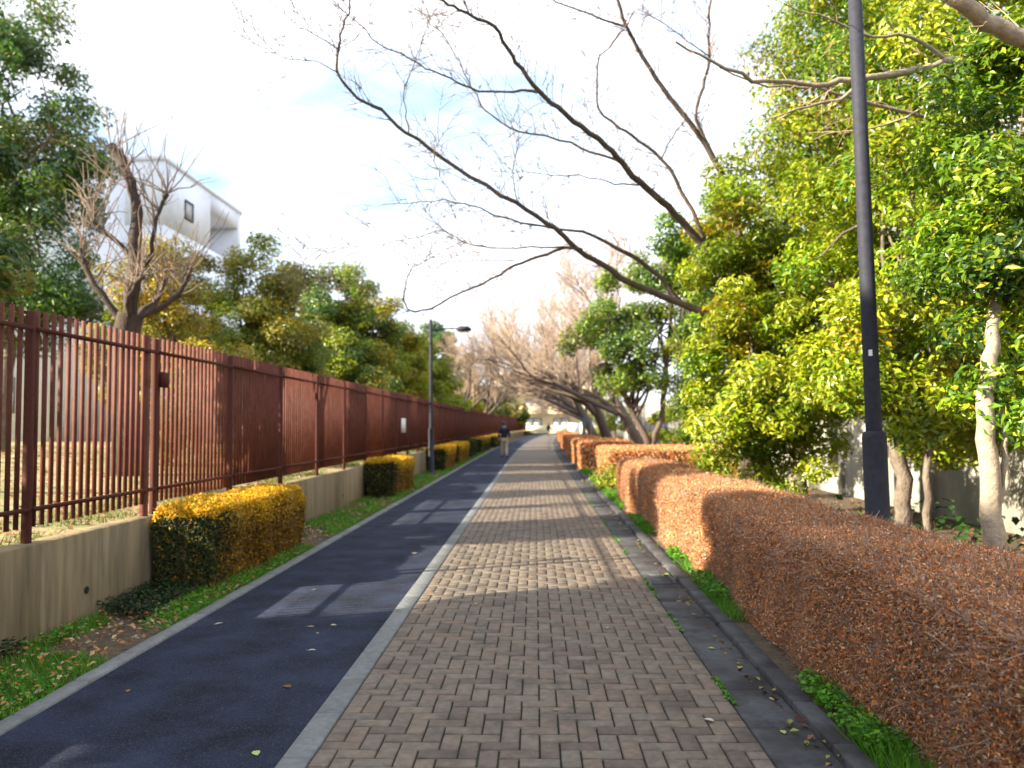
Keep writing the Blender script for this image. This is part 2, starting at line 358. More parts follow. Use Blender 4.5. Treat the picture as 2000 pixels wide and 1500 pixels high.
for nm, z in (('top_rail', 2.40), ('bottom_rail', 1.0)):
    mb = MB()
    for k in range(len(posts) - 1):
        a, c = posts[k] + 0.031, posts[k + 1] - 0.031; b0, b1 = float(bend(a)), float(bend(c))
        for (za, zb) in ((z - 0.74 - 0.016, z - 0.74 + 0.016),):
            v = [(b0 + 0.016, a, za), (b0 + 0.05, a, za), (b1 + 0.05, c, za), (b1 + 0.016, c, za), (b0 + 0.016, a, zb), (b0 + 0.05, a, zb), (b1 + 0.05, c, zb), (b1 + 0.016, c, zb)]
            mb.add(v, [(0, 3, 2, 1), (4, 5, 6, 7), (0, 1, 5, 4), (1, 2, 6, 5), (2, 3, 7, 6), (3, 0, 4, 7)])
    mb.build(nm, M['fence_post'], fence)
mb = MB(); mb.bbox(-0.028, 0.032, -0.022, 0.022, -0.02, 1.80, 0.004); pm = mb.mesh('post', M['fence_post'])
for p in posts:
    if p < 55: o = link('post', pm, fence); o.location = (float(bend(p)), p, 0)
mb = MB()
for p in posts:
    if p >= 55: b = float(bend(p)); mb.box(b - 0.032, b + 0.036, p - 0.03, p + 0.03, -0.02, 1.8)
tag(mb.build('far_post', M['fence_post'], fence), kind='stuff')
# a wider jamb bar beside the third post and its lock
mb = MB(); mb.bbox(-0.03, 0.034, 7.86, 7.91, 0.0, 1.82, 0.004); mb.build('jamb', M['fence'], fence)
mb = MB(); mb.bbox(0.04, 0.075, 8.10, 8.24, 1.30, 1.46, 0.006, bottom=True); mb.build('lock_box', M['fence_post'], fence)
sg = tag(empty('notice_plate', (FX + 0.06, 23.2, 1.62)), 'small white notice plate hung on the brown railings near the street lamp', 'sign')
mb = MB(); mb.bbox(0, 0.012, -0.36, 0.36, -0.20, 0.22, 0.003, bottom=True); mb.build('plate', M['white'], sg)
mb = MB()
for yy in (-0.28, 0.28):
    for zz in (-0.14, 0.16): mb.box(0.0125, 0.018, yy - 0.012, yy + 0.012, zz - 0.012, zz + 0.012, (0.3, 0.3, 0.3))
mb.build('screw', M['steel'], sg)

# ------------------------------------------------------------------ wall behind the trees on the right
rw = tag(empty('precast_wall', (6.85, 0, 0)), 'pale precast concrete wall behind the evergreen trees along the lane', 'wall')
for k in range(1, 34):
    y0 = -2 + 2.0 * k; b = float(bend(y0))
    mb = MB(); q = 0.9 + 0.18 * rng.random(); mb.bbox(b, b + 0.10, y0 + 0.075, y0 + 1.925, -0.05, 2.75, 0.01, (q, q, q)); mb.build('wall_panel', M['rwall'], rw)
    mb = MB(); mb.bbox(b - 0.07, b + 0.12, y0 - 0.07, y0 + 0.07, -0.05, 2.85, 0.012, (0.9, 0.9, 0.9)); mb.build('pilaster', M['rwall'], rw)
    mb = MB(); mb.bbox(b - 0.03, b + 0.13, y0 + 0.072, y0 + 1.928, 2.755, 2.83, 0.012, (0.85, 0.85, 0.85), bottom=True); mb.build('coping', M['rwall'], rw)

# ------------------------------------------------------------------ buildings
sb = tag(empty('school_building', (-17.7, 28.3, 1.2)), 'big white angular building behind the pruned tree and railings', 'building')
def part(name, boxes, m, parent, off=(0, 0, 0), tint=(1, 1, 1)):
    mb = MB()
    for q in boxes: mb.box(q[0] - off[0], q[1] - off[0], q[2] - off[1], q[3] - off[1], q[4] - off[2], q[5] - off[2], tint)
    return mb.build(name, m, parent)
O = (-17.7, 28.3, 1.2)
part('wall', [(-34, -17.7, 28.3, 40, 0.6, 12.7)], M['bwall'], sb, O)
wing = part('wing', [(-26, -16.0, 33.5, 42.5, 0.6, 10.4), (-26, -16.0, 33.5, 38.4, 10.4, 13.25), (-26, -16.0, 42.05, 42.5, 10.4, 13.25), (-26, -16.0, 38.4, 42.05, 12.35, 13.25)], M['bwall'], sb, O)
part('parapet', [(-34, -17.64, 28.24, 28.5, 12.705, 12.95), (-17.9, -17.64, 28.5, 33.4, 12.705, 12.95)], M['bwall'], sb, O, (1, 1, 1))
part('wing_cap', [(-26.05, -15.94, 33.44, 33.7, 13.255, 13.45), (-16.2, -15.94, 33.7, 42.56, 13.255, 13.45)], M['bwall'], sb, O, (1, 1, 1))
def window(x0, x1, y0, y1, z0, z1, face):
    if face == 'y':   # in a wall facing the camera
        fr = part('window', [(x0, x0 + .07, y0 - .05, y0, z0, z1), (x1 - .07, x1, y0 - .05, y0, z0, z1), (x0 + .07, x1 - .07, y0 - .05, y0, z1 - .07, z1), (x0 + .07, x1 - .07, y0 - .05, y0, z0, z0 + .07), ((x0 + x1) / 2 - .03, (x0 + x1) / 2 + .03, y0 - .045, y0, z0 + .07, z1 - .07)], M['steel'], sb, O)
        part('pane', [(x0 + .07, x1 - .07, y0 - .02, y0 - .005, z0 + .07, z1 - .07)], M['glass'], fr, O)
    else:
        fr = part('window', [(x0, x0 + .05, y0, y0 + .07, z0, z1), (x0, x0 + .05, y1 - .07, y1, z0, z1), (x0, x0 + .05, y0 + .07, y1 - .07, z1 - .07, z1), (x0, x0 + .05, y0 + .07, y1 - .07, z0, z0 + .07)], M['steel'], sb, O)
        part('pane', [(x0 + .005, x0 + .02, y0 + .07, y1 - .07, z0 + .07, z1 - .07)], M['glass'], fr, O)
for k in range(4): window(-20.6 - 2.6 * k, -18.9 - 2.6 * k, 28.3, 0, 2.2, 3.5, 'y'); window(-20.6 - 2.6 * k, -18.9 - 2.6 * k, 28.3, 0, 5.6, 7.1, 'y'); window(-20.6 - 2.6 * k, -18.9 - 2.6 * k, 28.3, 0, 9.0, 10.5, 'y')
window(-15.997, 0, 35.5, 36.4, 11.2, 12.1, 'x'); window(-17.697, 0, 30.2, 31.8, 6.4, 7.8, 'x'); window(-17.697, 0, 30.2, 31.8, 9.6, 11.0, 'x')
mb = MB()
for k in range(6):
    y = 28.5 + k * 0.93; mb.box(-17.7 + .001 + 17.7, .05, y - 28.3, y + .05 - 28.3, 0.0, 3.2, (0.75, 0.75, 0.75))
mb.build('wall_rib', M['bwall'], sb)

ab = tag(empty('apartment_building', (2, 128, 0)), 'cream apartment building with balconies closing the far end of the lane', 'building')
part('wall', [(-9, 9, 0, 8, 0, 9.6)], M['cream'], ab)
part('roof', [(-9.2, 9.2, -1.1, 8.2, 9.605, 9.95)], M['cream'], ab, tint=(0.9, 0.9, 0.9))
for fl in range(3):
    for bx in range(4):
        x0 = -8.8 + bx * 4.45; z = 0.4 + fl * 3.1
        w_ = part('window', [(x0 + .8, x0 + 3.4, -.06, -.005, z + .25, z + 2.3)], M['steel'], ab); part('pane', [(x0 + .9, x0 + 2.05, -.08, -.062, z + .32, z + 2.22), (x0 + 2.15, x0 + 3.3, -.08, -.062, z + .32, z + 2.22)], M['glass'], w_)
        part('balcony', [(x0, x0 + 4.2, -1.1, -.005, z - .12, z), (x0, x0 + 4.2, -1.1, -1.0, z + .005, z + 1.05)], M['cream'], ab, tint=(1.05, 1.05, 1.0))

# ------------------------------------------------------------------ street lamps
def lamp(loc, top, armz, armdir, label, sticker=False, lean=(0, 0), seg=20):
    r = tag(empty('street_lamp', loc), label, 'street lamp', 'street lamps along the lane'); r.rotation_euler = (lean[0], lean[1], 0)
    mb = MB(); mb.lathe([(.13, -.02), (.13, .02), (.095, .025), (.095, 1.49), (.088, 1.53), (.066, 1.545)], seg); mb.build('base_sleeve', M['pole'], r, smooth=False)
    mb = MB(); mb.lathe([(.064, 1.5), (.060, 3.2), (.054, top), (.03, top + .015), (0.002, top + .02)], seg); mb.build('shaft', M['pole'], r, smooth=False)
    mb = MB(); mb.lathe([(.057, armz - .5), (.068, armz - .495), (.068, armz - .44), (.056, armz - .435)], seg, tint=(.6, .6, .6)); mb.build('collar', M['pole'], r)
    mb = MB(); dx = armdir
    mb.tube([(0, 0, armz), (dx * .5, 0, armz + .03), (dx * .95, 0, armz + .03)], [.03, .026, .024], 8); mb.build('arm', M['pole'], r)
    mb = MB(); c = dx * 1.12; h = armz + .03
    v = [(c + sx * .22, sy * .13, h - .09) for sx, sy in ((-1, -1), (1, -1), (1, 1), (-1, 1))] + [(c + sx * .25, sy * .15, h - .02) for sx, sy in ((-1, -1), (1, -1), (1, 1), (-1, 1))] + [(c + sx * .14, sy * .08, h + .07) for sx, sy in ((-1, -1), (1, -1), (1, 1), (-1, 1))]
    mb.add(v, [(3, 2, 1, 0), (8, 9, 10, 11)] + [(a, (a + 1) % 4, 4 + (a + 1) % 4, 4 + a) for a in range(4)] + [(4 + a, 4 + (a + 1) % 4, 8 + (a + 1) % 4, 8 + a) for a in range(4)])
    hd = mb.build('lamp_head', M['pole'], r)
    mb = MB(); mb.bbox(c - .17, c + .17, -.10, .10, h - .125, h - .091, .004, bottom=True); mb.build('lens', M['lamp_glass'], hd)
    if sticker:
        mb = MB(); a = np.linspace(-2.2, -1.75, 5)
        v = [(.0655 * math.cos(q), .0655 * math.sin(q), z) for z in (2.16, 2.21) for q in a]
        mb.add(v, [(q, q + 1, q + 6, q + 5) for q in range(4)]); mb.build('sticker', M['white'], r)
    return r
lamp((2.80, 6.62, 0), 6.1, 5.7, -1, 'dark street lamp post with thick base sleeve rising behind the near brown hedge', True, (0.0, -0.012), 28)
lamp((-3.50, 26.6, 0), 5.2, 4.86, 1, 'slim dark street lamp with arm over the path beside the railings')
bp = tag(empty('sign_post', (2.62, 43, 0)), 'blue grey post standing beside the far brown hedges', 'post')
mb = MB(); mb.bbox(-.09, .09, -.09, .09, 0, 2.05, .01); mb.build('post', M['bluepost'], bp)
mb = MB(); mb.bbox(-.11, .11, -.11, .11, 2.052, 2.09, .01, bottom=True); mb.build('cap', M['bluepost'], bp)
gp = tag(empty('gate_post', (3.05, 43.6, 0)), 'thin pale post right beside the blue grey post', 'post')
mb = MB(); mb.lathe([(.05, 0), (.05, 1.9), (.02, 1.93)], 10); mb.build('post', M['kerb'], gp); mb = MB(); mb.lathe([(.06, 1.931), (.06, 1.97), (.01, 1.99)], 10); mb.build('cap', M['kerb'], gp)
wg = tag(empty('white_gate', (4.3, 88, 0)), 'white gate panel far along the right side of the lane', 'gate')
mb = MB(); mb.bbox(-.75, -.68, -.04, .04, 0, 1.9, .005); mb.build('post', M['white'], wg)
mb = MB(); mb.bbox(.68, .75, -.04, .04, 0, 1.9, .005); mb.build('post', M['white'], wg)
mb = MB(); mb.bbox(-.678, .678, -.02, .02, .1, 1.75, .004, bottom=True); mb.build('panel', M['white'], wg)

# ------------------------------------------------------------------ people
def skin(name, V, E, Rr, m, parent, sub=1, root=0):
    me = bpy.data.meshes.new(name); me.from_pydata(V, E, []); me.materials.append(m)
    o = link(name, me, parent)
    o.modifiers.new('skin', 'SKIN'); lay = me.skin_vertices[0]
    for i, r in enumerate(Rr): lay.data[i].radius = r if isinstance(r, tuple) else (r, r); lay.data[i].use_root = (i == root)
    sd = o.modifiers.new('sub', 'SUBSURF'); sd.levels = sub; sd.render_levels = sub
    return o
def chain(*idx): return [(idx[k], idx[k + 1]) for k in range(len(idx) - 1)]
def person(loc, label, jacket, trousers, rz=0.0, scale=1.0, stride=0.22, collar=None):
    """a walker seen from behind: faces +Y"""
    r = tag(empty('person', loc, rz), label, 'person', 'people walking along the lane'); r.scale = (scale,) * 3
    s = stride
    V = [(0, 0, .95), (0, .01, 1.12), (0, .0, 1.32), (0, .0, 1.44), (0, .02, 1.52), (0, .04, 1.62), (0, .04, 1.72),
         (-.18, 0, 1.41), (-.25, -.10, 1.15), (-.25, .04, .92), (.18, 0, 1.41), (.25, .10, 1.15), (.26, .22, .93),
         (-.10, .0, .90), (-.11, s * .55, .50), (-.11, s, .09), (-.11, s + .14, .04),
         (.10, .0, .90), (.11, -s * .2, .49), (.11, -s - .05, .10), (.11, -s + .08, .04)]
    R_ = [(.15, .11), (.14, .10), (.165, .11), (.10, .08), .055, (.075, .095), (.06, .08), .06, .045, .032, .06, .045, .032, .085, .058, .042, .035, .085, .058, .042, .035]
    E = chain(0, 1, 2, 3, 4, 5, 6) + chain(3, 7, 8, 9) + chain(3, 10, 11, 12) + chain(0, 13, 14, 15, 16) + chain(0, 17, 18, 19, 20)
    for base, sg_ in ((9, 1), (12, -1)):      # palm, four unequal fingers, thumb from the side
        w_ = np.array(V[base]); p = len(V); V.append(tuple(w_ + (0, .015, -.07))); R_.append((.026, .02)); E.append((base, p))
        for q, ln in zip((-.024, -.008, .008, .024), (.062, .075, .07, .055)):
            a = len(V); V.append(tuple(w_ + (0, .015 + q, -.115))); V.append(tuple(w_ + (sg_ * .012, .015 + q * 1.1, -.115 - ln * .8))); R_ += [.009, .008]; E += [(p, a), (a, a + 1)]
        a = len(V); V.append(tuple(w_ + (sg_ * .01, .052, -.075))); V.append(tuple(w_ + (sg_ * .02, .062, -.11))); R_ += [.010, .009]; E += [(p, a), (a, a + 1)]
    skin('body', V, E, R_, M['skin'], r)
    # jacket
    V = [(0, 0, .86), (0, .01, 1.08), (0, .0, 1.32), (0, .0, 1.45), (-.19, 0, 1.41), (-.26, -.10, 1.15), (-.26, .03, .97), (.19, 0, 1.41), (.26, .10, 1.15), (.265, .20, .975)]
    skin('jacket', V, chain(0, 1, 2, 3) + chain(3, 4, 5, 6) + chain(3, 7, 8, 9), [(.20, .15), (.185, .14), (.205, .145), (.10, .09), .085, .065, .055, .085, .065, .055], jacket, r)
    V = [(0, 0, .93), (-.10, .0, .88), (-.11, s * .55, .50), (-.11, s * .95, .13), (.10, .0, .88), (.11, -s * .2, .49), (.11, -s - .02, .15)]
    skin('trousers', V, chain(0, 1, 2, 3) + chain(0, 4, 5, 6), [(.16, .12), .105, .078, .068, .105, .078, .068], trousers, r)
    for x, y0 in ((-.11, s), (.11, -s - .04)):
        skin('shoe', [(x, y0 - .06, .05), (x, y0 + .06, .05), (x, y0 + .17, .04)], chain(0, 1, 2), [(.05, .05), (.052, .05), (.04, .036)], M['black'], r)
    # hair: cap over the skull, open at the face
    mb = MB(); P = []; n = 16
    for k in range(9):
        t = k / 8 * 2.1
        for j in range(n):
            a = j * 2 * math.pi / n; fr = max(0.0, math.sin(a)); tt = t * (1 - .42 * fr)
            P.append((math.sin(tt) * math.cos(a) * .092, .035 + math.sin(tt) * math.sin(a) * .112, 1.655 + math.cos(tt) * .125))
    mb.add(P, [(k * n + j, (k + 1) * n + j, (k + 1) * n + (j + 1) % n, k * n + (j + 1) % n) for k in range(8) for j in range(n)])
    mb.build('hair', M['hair'], r, smooth=True)
    mb = MB()          # face on the far side: nose, brow eyes and mouth, ears
    mb.box(-.012, .012, .13, .155, 1.60, 1.645); mb.box(-.105, -.085, .02, .055, 1.60, 1.66); mb.box(.085, .105, .02, .055, 1.60, 1.66); mb.build('nose_and_ear', M['skin'], r)
    mb = MB(); mb.box(-.045, -.02, .128, .134, 1.65, 1.662); mb.box(.02, .045, .128, .134, 1.65, 1.662); mb.box(-.025, .025, .128, .134, 1.572, 1.58); mb.build('eye', M['hair'], r)
    if collar:
        mb = MB(); mb.lathe([(.105, 1.40), (.12, 1.46), (.10, 1.53), (.075, 1.54)], 14, (0, .01, 0)); mb.build('collar', collar, r, smooth=True)
    return r
person((-1.56, 39.6, 0.012), 'person in navy jacket and beige trousers walking away along the dark asphalt', M['navy'], M['beige'], 0.05, 1.0, collar=M['grey_cloth'])
person((1.75, 104, 0.014), 'person in all dark clothing far off on the paving', M['black'], M['grey_cloth'], -0.1, 1.0, stride=0.14)
bgo = tag(empty('shoulder_bag', (2.12, 104, 0.85)), 'dark bag carried at the side of the far walker', 'bag')
mb = MB(); mb.bbox(-.12, .12, -.18, .18, 0, .32, .04, bottom=True); mb.build('bag_body', M['black'], bgo)
mb = MB(); mb.tube([(0, -.12, .30), (-.10, -.06, .56), (-.12, 0, .60), (-.10, .06, .56), (0, .12, .30)], .014, 6); mb.build('strap', M['black'], bgo)

# ------------------------------------------------------------------ vegetation helpers
def unit(n): v = rng.normal(size=(n, 3)); return v / np.linalg.norm(v, axis=1)[:, None]
def ell_clusters(ells, per, rmin=0.28, rmax=0.5):
    """leaf clumps spread through a crown made of ellipsoids (cx,cy,cz,rx,ry,rz)"""
    out = []
    for e in ells:
        k = per if np.isscalar(per) else per[len(out)]
        k = int(per * e[3] * e[4] * e[5] ** 0.7) if np.isscalar(per) else k
        u = unit(k) * (rng.uniform(0.12, 1.0, k) ** 0.42)[:, None]
        p = np.array(e[:3]) + u * np.array(e[3:6])
        out.append(np.column_stack([p, rng.uniform(rmin, rmax, k), u]))
    return np.concatenate(out)
def crown_leaves(mb, cl, n, size, palette, slim=0.42, flat=0.7, tone=0.28):
    pr = cl[:, 3] ** 2; pr /= pr.sum()
    c = rng.choice(len(cl), n, p=pr)
    u = unit(n) * (rng.uniform(0.05, 1, n) ** 0.45)[:, None]; u[:, 2] *= flat
    P = cl[c, :3] + u * cl[c, 3:4]
    Nn = u * 0.6 + cl[c, 4:7] * 0.35 + np.array([0, 0, 0.55]) + rng.normal(size=(n, 3)) * 0.45
    pal = np.array([p[0] for p in palette]); wt = np.array([p[1] for p in palette], float); wt /= wt.sum()
    cb = rng.choice(len(pal), len(cl), p=wt)
    own = rng.choice(len(pal), n, p=wt); use = rng.random(n) < 0.45
    k = np.where(use, own, cb[c])
    tn = (1 + rng.uniform(-tone, tone, len(cl)))[c] * (1 + rng.uniform(-0.25, 0.25, n))
    mb.leaves(P, Nn, size, pal[k] * tn[:, None], rng, slim)
def wobble(a, b, n, amp, sag=0.0):
    a, b = np.array(a, float), np.array(b, float); t = np.linspace(0, 1, n)[:, None]
    p = a + (b - a) * t; L = np.linalg.norm(b - a)
    q = np.cumsum(rng.normal(size=(n, 3)), axis=0); q = q - q[0] - t * (q[-1] - q[0])
    return p + q * amp * L / n ** 0.5 + np.array([0, 0, 1]) * (np.sin(t * math.pi) * sag * L)
def tree(name, label, loc, ells, per, n, size, palette, trunks, bark='bark', lm='leaf', group=None, slim=0.42, rr=(0.28, 0.5), nb=26, cat='tree'):
    """trunks: list of (radius, [points relative to the base])"""
    r = tag(empty(name, loc), label, cat, group)
    mb = MB(); ends = []
    for rad0, pts in trunks:
        P = np.array(pts, float); t = np.linspace(0, 1, 4 * len(P)); Q = np.stack([np.interp(t, np.linspace(0, 1, len(P)), P[:, k]) for k in range(3)], 1)
        Q[1:] += rng.normal(size=(len(Q) - 1, 3)) * rad0 * 0.18
        rd = rad0 * (1 - 0.55 * t); rd[0] *= 1.35; rd[1] *= 1.1
        mb.tube(Q, rd, 10); ends.append((Q, rd))
    cl = ell_clusters(ells, per, *rr); 
    L = np.array(loc); cl[:, :3] -= L
    pick = rng.permutation(len(cl))[:nb]
    for k in pick:
        Q, rd = ends[int(rng.integers(len(ends)))]; j = int(rng.integers(len(Q) // 2, len(Q)))
        mb.tube(wobble(Q[j], cl[k, :3], 6, 0.12, 0.04), np.linspace(rd[j] * 0.55, 0.006, 6), 5, cap=False)
    mb.build('trunk', M[bark], r, smooth=True)
    mb = MB(); crown_leaves(mb, cl, n, size, palette, slim); mb.build('crown', M[lm], r)
    return r

G1, G2, G3 = (0.105, 0.205, 0.010), (0.220, 0.310, 0.012), (0.350, 0.380, 0.018)
YEL, OLV, DRK, DK2 = (0.40, 0.30, 0.012), (0.150, 0.145, 0.022), (0.022, 0.062, 0.012), (0.042, 0.100, 0.018)
ORG = (0.36, 0.16, 0.02)

# ------------------------------------------------------------------ right side trees
BRIGHT = [(G1, 2.5), (G2, 4), (G3, 6), (YEL, 0.8), (DK2, .6)]
tree('evergreen_tree', 'pale trunked evergreen tree right behind the near brown hedge', (3.03, 5.35, 0),
     [(3.68, 6.3, 2.75, 0.62, 0.8, 1.05), (4.1, 6.6, 3.9, 1.0, 0.9, 1.2), (3.28, 5.5, 1.85, .42, .36, .42), (3.5, 5.75, 2.6, .5, .5, .6)], 60, 30000, 0.076, [(DK2, 2), (G1, 4), (G2, 4), (G3, 2.5), (YEL, .4)],
     [(0.080, [(0, 0, 0), (-.02, 0, .7), (-.04, .02, 1.3), (.0, .08, 1.8), (.3, .5, 2.3), (.6, .9, 3.0)]), (.03, [(-.03, .01, 1.0), (.06, .0, 1.2), (.10, .05, 1.5), (.2, .3, 1.9)])], 'palebark', rr=(.2, .34), nb=0)
tree('evergreen_tree', 'sunlit yellow green evergreen tree directly behind the dark lamp post', (4.05, 9.0, 0),
     [(4.35, 9.3, 3.5, 1.5, 1.3, 1.9), (4.7, 9.4, 6.2, 1.5, 1.3, 1.9), (3.6, 9.2, 2.25, .8, .9, .9), (4.4, 8.9, 2.1, .9, .8, .8), (5.3, 9.0, 2.3, .9, .9, .9), (5.3, 10.4, 2.2, .9, .9, 1.1), (3.9, 8.8, 1.75, .55, .6, .5), (4.9, 9.0, 1.6, .7, .6, .55)], 17, 68000, 0.092, BRIGHT,
     [(0.10, [(0, 0, 0), (.02, 0, .9), (-.04, .02, 1.8), (.2, .2, 3.4), (.4, .3, 5.4)]), (0.05, [(.22, -.1, 0), (.26, -.1, 1.0), (.36, -.05, 2.0), (.8, .0, 3.6)])], 'bark', nb=40, rr=(.3, .52))
tree('evergreen_bush', 'dense rounded evergreen bush spilling down onto the brown hedge', (3.5, 12.4, 0),
     [(3.35, 12.3, 2.5, 1.0, 1.15, 1.7), (3.55, 12.4, 4.5, 1.15, 1.1, 1.5), (3.45, 11.9, 1.4, .85, .8, .85), (4.3, 12.6, 3.2, 1.0, 1.0, 2.0)], 19, 50000, 0.098, BRIGHT,
     [(0.07, [(0, 0, 0), (0, 0, 1.0), (.2, .1, 2.5), (.1, .1, 4.4)])], 'bark', nb=30, rr=(.28, .5))
tree('tall_evergreen_tree', 'tallest yellow green evergreen rising above the bush beside the lamp post', (5.7, 14.6, 0),
     [(5.6, 14.5, 5.6, 1.9, 1.8, 2.4), (5.7, 14.5, 8.6, 1.5, 1.6, 2.6), (5.2, 14.4, 3.4, 1.5, 1.6, 1.6)], 22, 50000, 0.11, [(G1, 3), (G2, 3), (G3, 4), (YEL, 1.2), (OLV, 2)],
     [(0.16, [(-1.0, 0, 0), (-.9, 0, 2), (-.5, 0, 4.5), (0, 0, 8.5)])], 'bark', rr=(.35, .6), nb=34)
tree('evergreen_tree', 'evergreen tree at the right edge with brown dry leaves near its top', (7.6, 11.5, 0),
     [(6.9, 11.0, 3.6, 1.5, 1.5, 1.9), (7.2, 11.4, 5.6, 1.7, 1.6, 2.2), (7.6, 11.8, 8.0, 1.6, 1.5, 2.0), (5.9, 10.8, 5.0, 1.2, 1.2, 2.6)], 22, 46000, 0.095, [(G1, 3), (G2, 3), (OLV, 2), (ORG, .6), (DK2, 2)],
     [(0.12, [(-1.2, -2.4, 0), (-1.2, -2.2, 2), (-.6, -.8, 4.4), (-.2, 0, 7.5)])], 'bark', rr=(.3, .55), nb=40)
tree('evergreen_bush', 'dark leafy bush between the rounded bush and the forked tree', (4.3, 16.6, 0),
     [(4.0, 16.6, 2.7, 1.3, 1.4, 1.8), (3.7, 16.4, 4.8, 1.3, 1.3, 1.5)], 16, 26000, 0.11, [(DK2, 3), (G1, 4), (DRK, 2), (G2, 2)],
     [(0.07, [(0, 0, 0), (0, 0, 1.2), (.1, 0, 3)])], 'bark', nb=14)
tree('forked_tree', 'sparse leafed tree with dark forked trunk rising behind the wide brown hedge', (3.35, 23.6, 0),
     [(3.1, 23.6, 3.9, 2.0, 1.6, 1.5), (3.7, 23.8, 5.6, 1.7, 1.6, 1.3), (1.7, 23.2, 4.4, 1.1, 1.1, 1.0), (4.6, 23.4, 3.0, 1.2, 1.2, 1.2), (2.5, 23.0, 2.9, .8, .9, .7)], 9, 32000, 0.115, [(G1, 4), (OLV, 2.5), (G2, 3), (DK2, 2), (G3, 1.5), ((.30, .32, .10), 1.5)],
     [(0.13, [(0, 0, 0), (-.05, 0, 1.1), (-.6, .1, 2.2), (-.9, .1, 3.8)]), (0.10, [(-.02, 0, .8), (.35, 0, 1.7), (.6, .1, 3.2), (.8, .1, 5.5)])], 'cherry', rr=(.3, .55), nb=44)

# ------------------------------------------------------------------ bare cherry trees
def twigs_on(mb, P, r_start, spacing, lmin, lmax, droop=0.0, rt=0.006, tint=(1, 1, 1), child=2):
    P = np.asarray(P, float); d = np.linalg.norm(np.diff(P, axis=0), axis=1); s = np.concatenate([[0], np.cumsum(d)])
    x = s[-1] * r_start
    while x < s[-1]:
        q = np.array([np.interp(x, s, P[:, k]) for k in range(3)]); k = min(np.searchsorted(s, x), len(P) - 1)
        t = P[k] - P[max(k - 1, 0)]; t = t / (np.linalg.norm(t) + 1e-9)
        v = unit(1)[0]; v = v - v.dot(t) * t; v /= np.linalg.norm(v) + 1e-9
        dr = t * 0.7 + v * 0.8 + np.array([0, 0, 0.25 - droop]); dr /= np.linalg.norm(dr)
        L = rng.uniform(lmin, lmax); e = q + dr * L
        W_ = wobble(q, e, 5, 0.14, 0.05); mb.tube(W_, np.linspace(rt, rt * 0.35, 5), 3, tint, cap=False)
        for _ in range(child):
            j = int(rng.integers(1, 4)); v2 = dr + unit(1)[0] * 0.8; v2 /= np.linalg.norm(v2)
            mb.tube(wobble(W_[j], W_[j] + v2 * L * rng.uniform(.25, .6), 4, 0.15), np.linspace(rt * .6, rt * .3, 4), 3, tint, cap=False)
        x += spacing * rng.uniform(0.5, 1.5)

